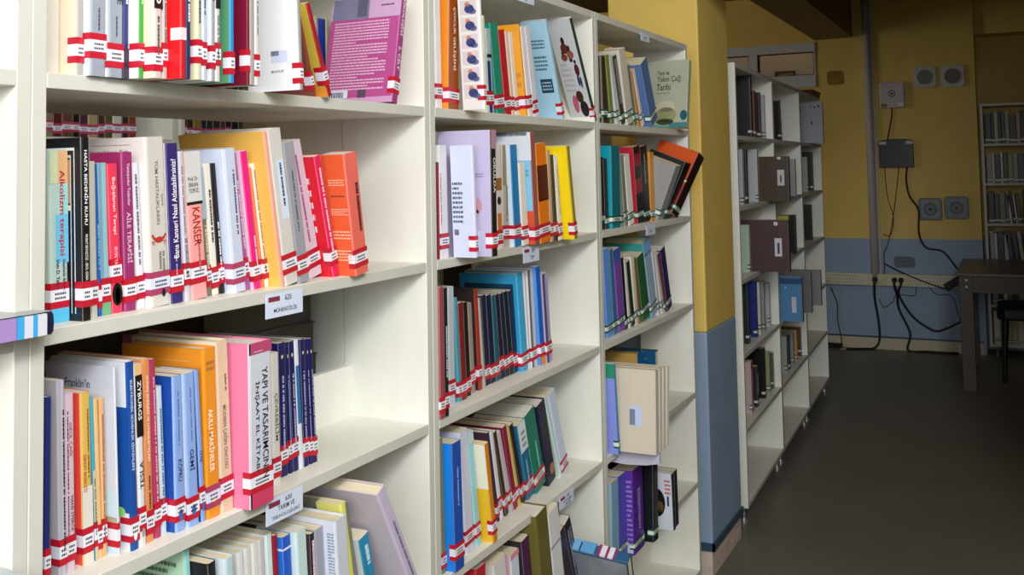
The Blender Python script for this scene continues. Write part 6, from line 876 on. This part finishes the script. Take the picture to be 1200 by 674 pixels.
wire('thick black cable from right plug sagging to the desk', [(-.224, .563, .07), (-.226, .53, .085), (-.206, .441, .06), (-.298, .277, .04), (-.42, .184, .03), (-.499, .175, .03), (-.655, .255, .03), (-.75, .30, .03)], .008)
wire('thin grey-blue wire with square bends below trunking', [(-.048, .401), (-.084, .335), (-.15, .38), (-.178, .435), (-.241, .436), (-.323, .439), (-.327, .51, .012)], .003, m=mat((50, 60, 70), .6))
wire('thin wire at right below trunking', [(-.43, .50, .012), (-.48, .451), (-.583, .442), (-.627, .306), (-.64, .25)], .003, m=mat((50, 60, 70), .6))
wire('grey wire hanging at the end of the bookcase row', [(.313, .48, .06), (.277, .353), (.275, .216, .02), (.248, .055, .03), (.26, .01, .05)], .004, m=mat((40, 44, 50), .6))
# trunking with punched cover, sockets and plugs
t = empty('wall_trunking', (XW, 0, .555)); tag(t, 'cream punched cable trunking along the far wall', 'cable trunking')
mb = MB(); mb.box(-.045, 0, -.80, .40, -.048, .048, mat((206, 202, 184), .4)); mb.build('body', t, bevel=.003)
mb = MB(); dm = mat((120, 120, 110), .6)
y = -.64
i = 0
while y < .36:
    if not (-.20 < y < .09):
        for k in range(3):
            zc = -.026+.026*k; yy = y+(.011 if k % 2 else 0)
            mb.face([(-.0456, yy-.005, zc-.004), (-.0456, yy+.005, zc-.004), (-.0456, yy, zc+.007)][::-1], dm)
    y += .024; i += 1
mb.build('punched_pattern', t)
for y in (-.028, -.20):
    t2 = MB(); t2.box(-.052, -.044, y-.085, y+.06, -.046, .046, mat((206, 198, 158), .4)); t2.build('socket_plate', t, bevel=.002)
for i, (y, lb) in enumerate(((-.028, 'black round plug, leftmost in the trunking'), (-.176, 'black round plug, middle one in the trunking'), (-.224, 'black round plug, rightmost in the trunking'))):
    t = empty('plug', (XW-.052, y, .558)); tag(t, lb, 'plug', 'black plugs in the trunking')
    mb = MB(); mb.cyl((0, 0, 0), (-.02, 0, 0), .021, .020, BLK, 20); mb.cyl((-.02, 0, 0), (-.034, 0, 0), .016, .010, BLK, 16); mb.build('plug_body', t)
t = empty('power_adaptor', (XW-.055, -.61, .55)); t.rotation_euler = (R(-33), 0, 0); tag(t, 'black brick power adaptor hanging tilted by the desk', 'adaptor')
mb = MB(); mb.box(-.02, .02, -.075, .075, -.03, .03, BLK); mb.build('housing', t, bevel=.004)
t = empty('cable_tangle', (XW-.12, .30, 0)); tag(t, 'tangle of dark cables on the floor at the end of bookcases', 'cables')
mb = MB(); rr = random.Random(4)
for k in range(4): mb.tube(curve([(rr.uniform(-.05, .05), rr.uniform(-.08, .08), rr.uniform(.01, .045)) for _ in range(5)], 5), .007, BLK)
mb.build('cable_coil', t, smooth=True)
mb = MB(); mb.box(-.03, .02, -.10, -.05, .0, .02, mat((150, 146, 130), .5)); mb.build('connector', t, bevel=.003)
t = empty('socket_adaptor', (XW-.03, .385, .535)); tag(t, 'small white plug with black lead beside the last bookcase', 'plug')
mb = MB(); mb.box(-.05, 0, -.03, .03, -.03, .03, mat((176, 172, 164), .4)); mb.build('housing', t, bevel=.004)
mb = MB(); mb.tube(curve([(-.05, 0, 0), (-.07, -.02, -.05), (-.05, .0, -.12)], 5), .008, BLK); mb.build('lead', t)
t = empty('dark_red_box', (5.72, .075, 1.9298)); t.rotation_euler = (0, 0, R(1.9)); tag(t, 'flat dark red box on top of the last bookcase beyond pillar', 'box')
mb = MB(); mb.box(0, .36, 0, .18, 0, .022, mat((70, 26, 20), .5)); mb.box(-.005, .365, -.005, .185, .022, .034, mat((96, 34, 26), .5)); mb.build('box_body', t, bevel=.002)
# stains of old plaster on the wall
def stain(label, y0, y1, z0, z1, c):
    m = mat(c, .8, 'marble'); mb = MB(); n = 40; rr = random.Random(int(z0*100))
    cy, cz = (y0+y1)/2, (z0+z1)/2
    mb.face([(XW-.0008, cy+(y1-y0)/2*math.copysign(abs(math.cos(a))**.4, math.cos(a))*q, cz+(z1-z0)/2*math.copysign(abs(math.sin(a))**.4, math.sin(a))*q) for a, q in ((-2*math.pi*i/n, .95+.08*rr.random()) for i in range(n))], m)
    o = mb.build('wall_mark'); tag(o, label, 'wall mark')
stain('square olive mark on the yellow wall near the pipe', .155, .295, 2.135, 2.255, (150, 122, 54))
stain('dark scuff on the grey wall above the trunking', -.33, -.17, .65, .74, (108, 116, 130))
# ------------------------------------------------------------------ desk and chair at the right
DW = mat((92, 80, 62), .32, 'wood'); DL = mat((78, 70, 64), .5, 'wood')
t = empty('desk', (6.38, -.70, 0)); tag(t, 'dark brown wooden desk in front of the far bookcase', 'desk')
mb = MB(); mb.box(-.015, 1.02, -1.35, .012, .742, .764, DW); mb.build('desktop', t, bevel=.003)
mb = MB(); mb.box(.01, .03, -1.26, -.03, .635, .741, DL); mb.build('front_rail', t)
mb = MB(); mb.box(.05, .96, -.03, -.012, .635, .741, DL); mb.build('side_rail', t)
for x, y in ((0, -.082), (.92, -.082), (0, -1.335), (.92, -1.335)):
    mb = MB(); mb.box(x, x+.07, y, y+.082, 0, .7415, DL); mb.build('leg', t, bevel=.003)
for z in (.715, .672):
    mb = MB(); mb.cyl((-.0005, -.045, z), (-.005, -.045, z), .008, .007, mat((214, 214, 210), .3), 14); mb.build('screw', t)
t = empty('chair', (6.93, -1.16, 0)); tag(t, 'black padded chair with round legs tucked under the desk', 'chair')
mb = MB(); mb.prism([(-.2, -.24), (.2, -.24), (.24, -.2), (.24, .2), (.2, .25), (-.2, .25), (-.24, .2), (-.24, -.2)], .42, .50, BLK); mb.build('seat', t, bevel=.015)
for x, y in ((-.18, .2), (.18, .2), (-.18, -.2), (.18, -.2)):
    mb = MB(); mb.cyl((x*1.15, y*1.1, 0), (x, y, .43), .012, .026, BLK, 14); mb.build('leg', t, smooth=False)
mb = MB(); mb.box(-.2, .2, -.27, -.235, .60, .88, BLK); mb.build('backrest', t, bevel=.012)
for x in (-.15, .15):
    mb = MB(); mb.cyl((x, -.22, .45), (x, -.255, .64), .012, .012, BLK, 12); mb.build('back_post', t)
t = empty('desk_calendar', (6.62, -1.10, .7642)); tag(t, 'white tent card on the desk at right picture edge', 'card')
mb = MB(); mb.prism([(-.035, 0), (.035, 0), (.002, .085), (-.002, .085)], -.12, 0, mat((214, 216, 220), .5), axis='y'); mb.build('card', t)
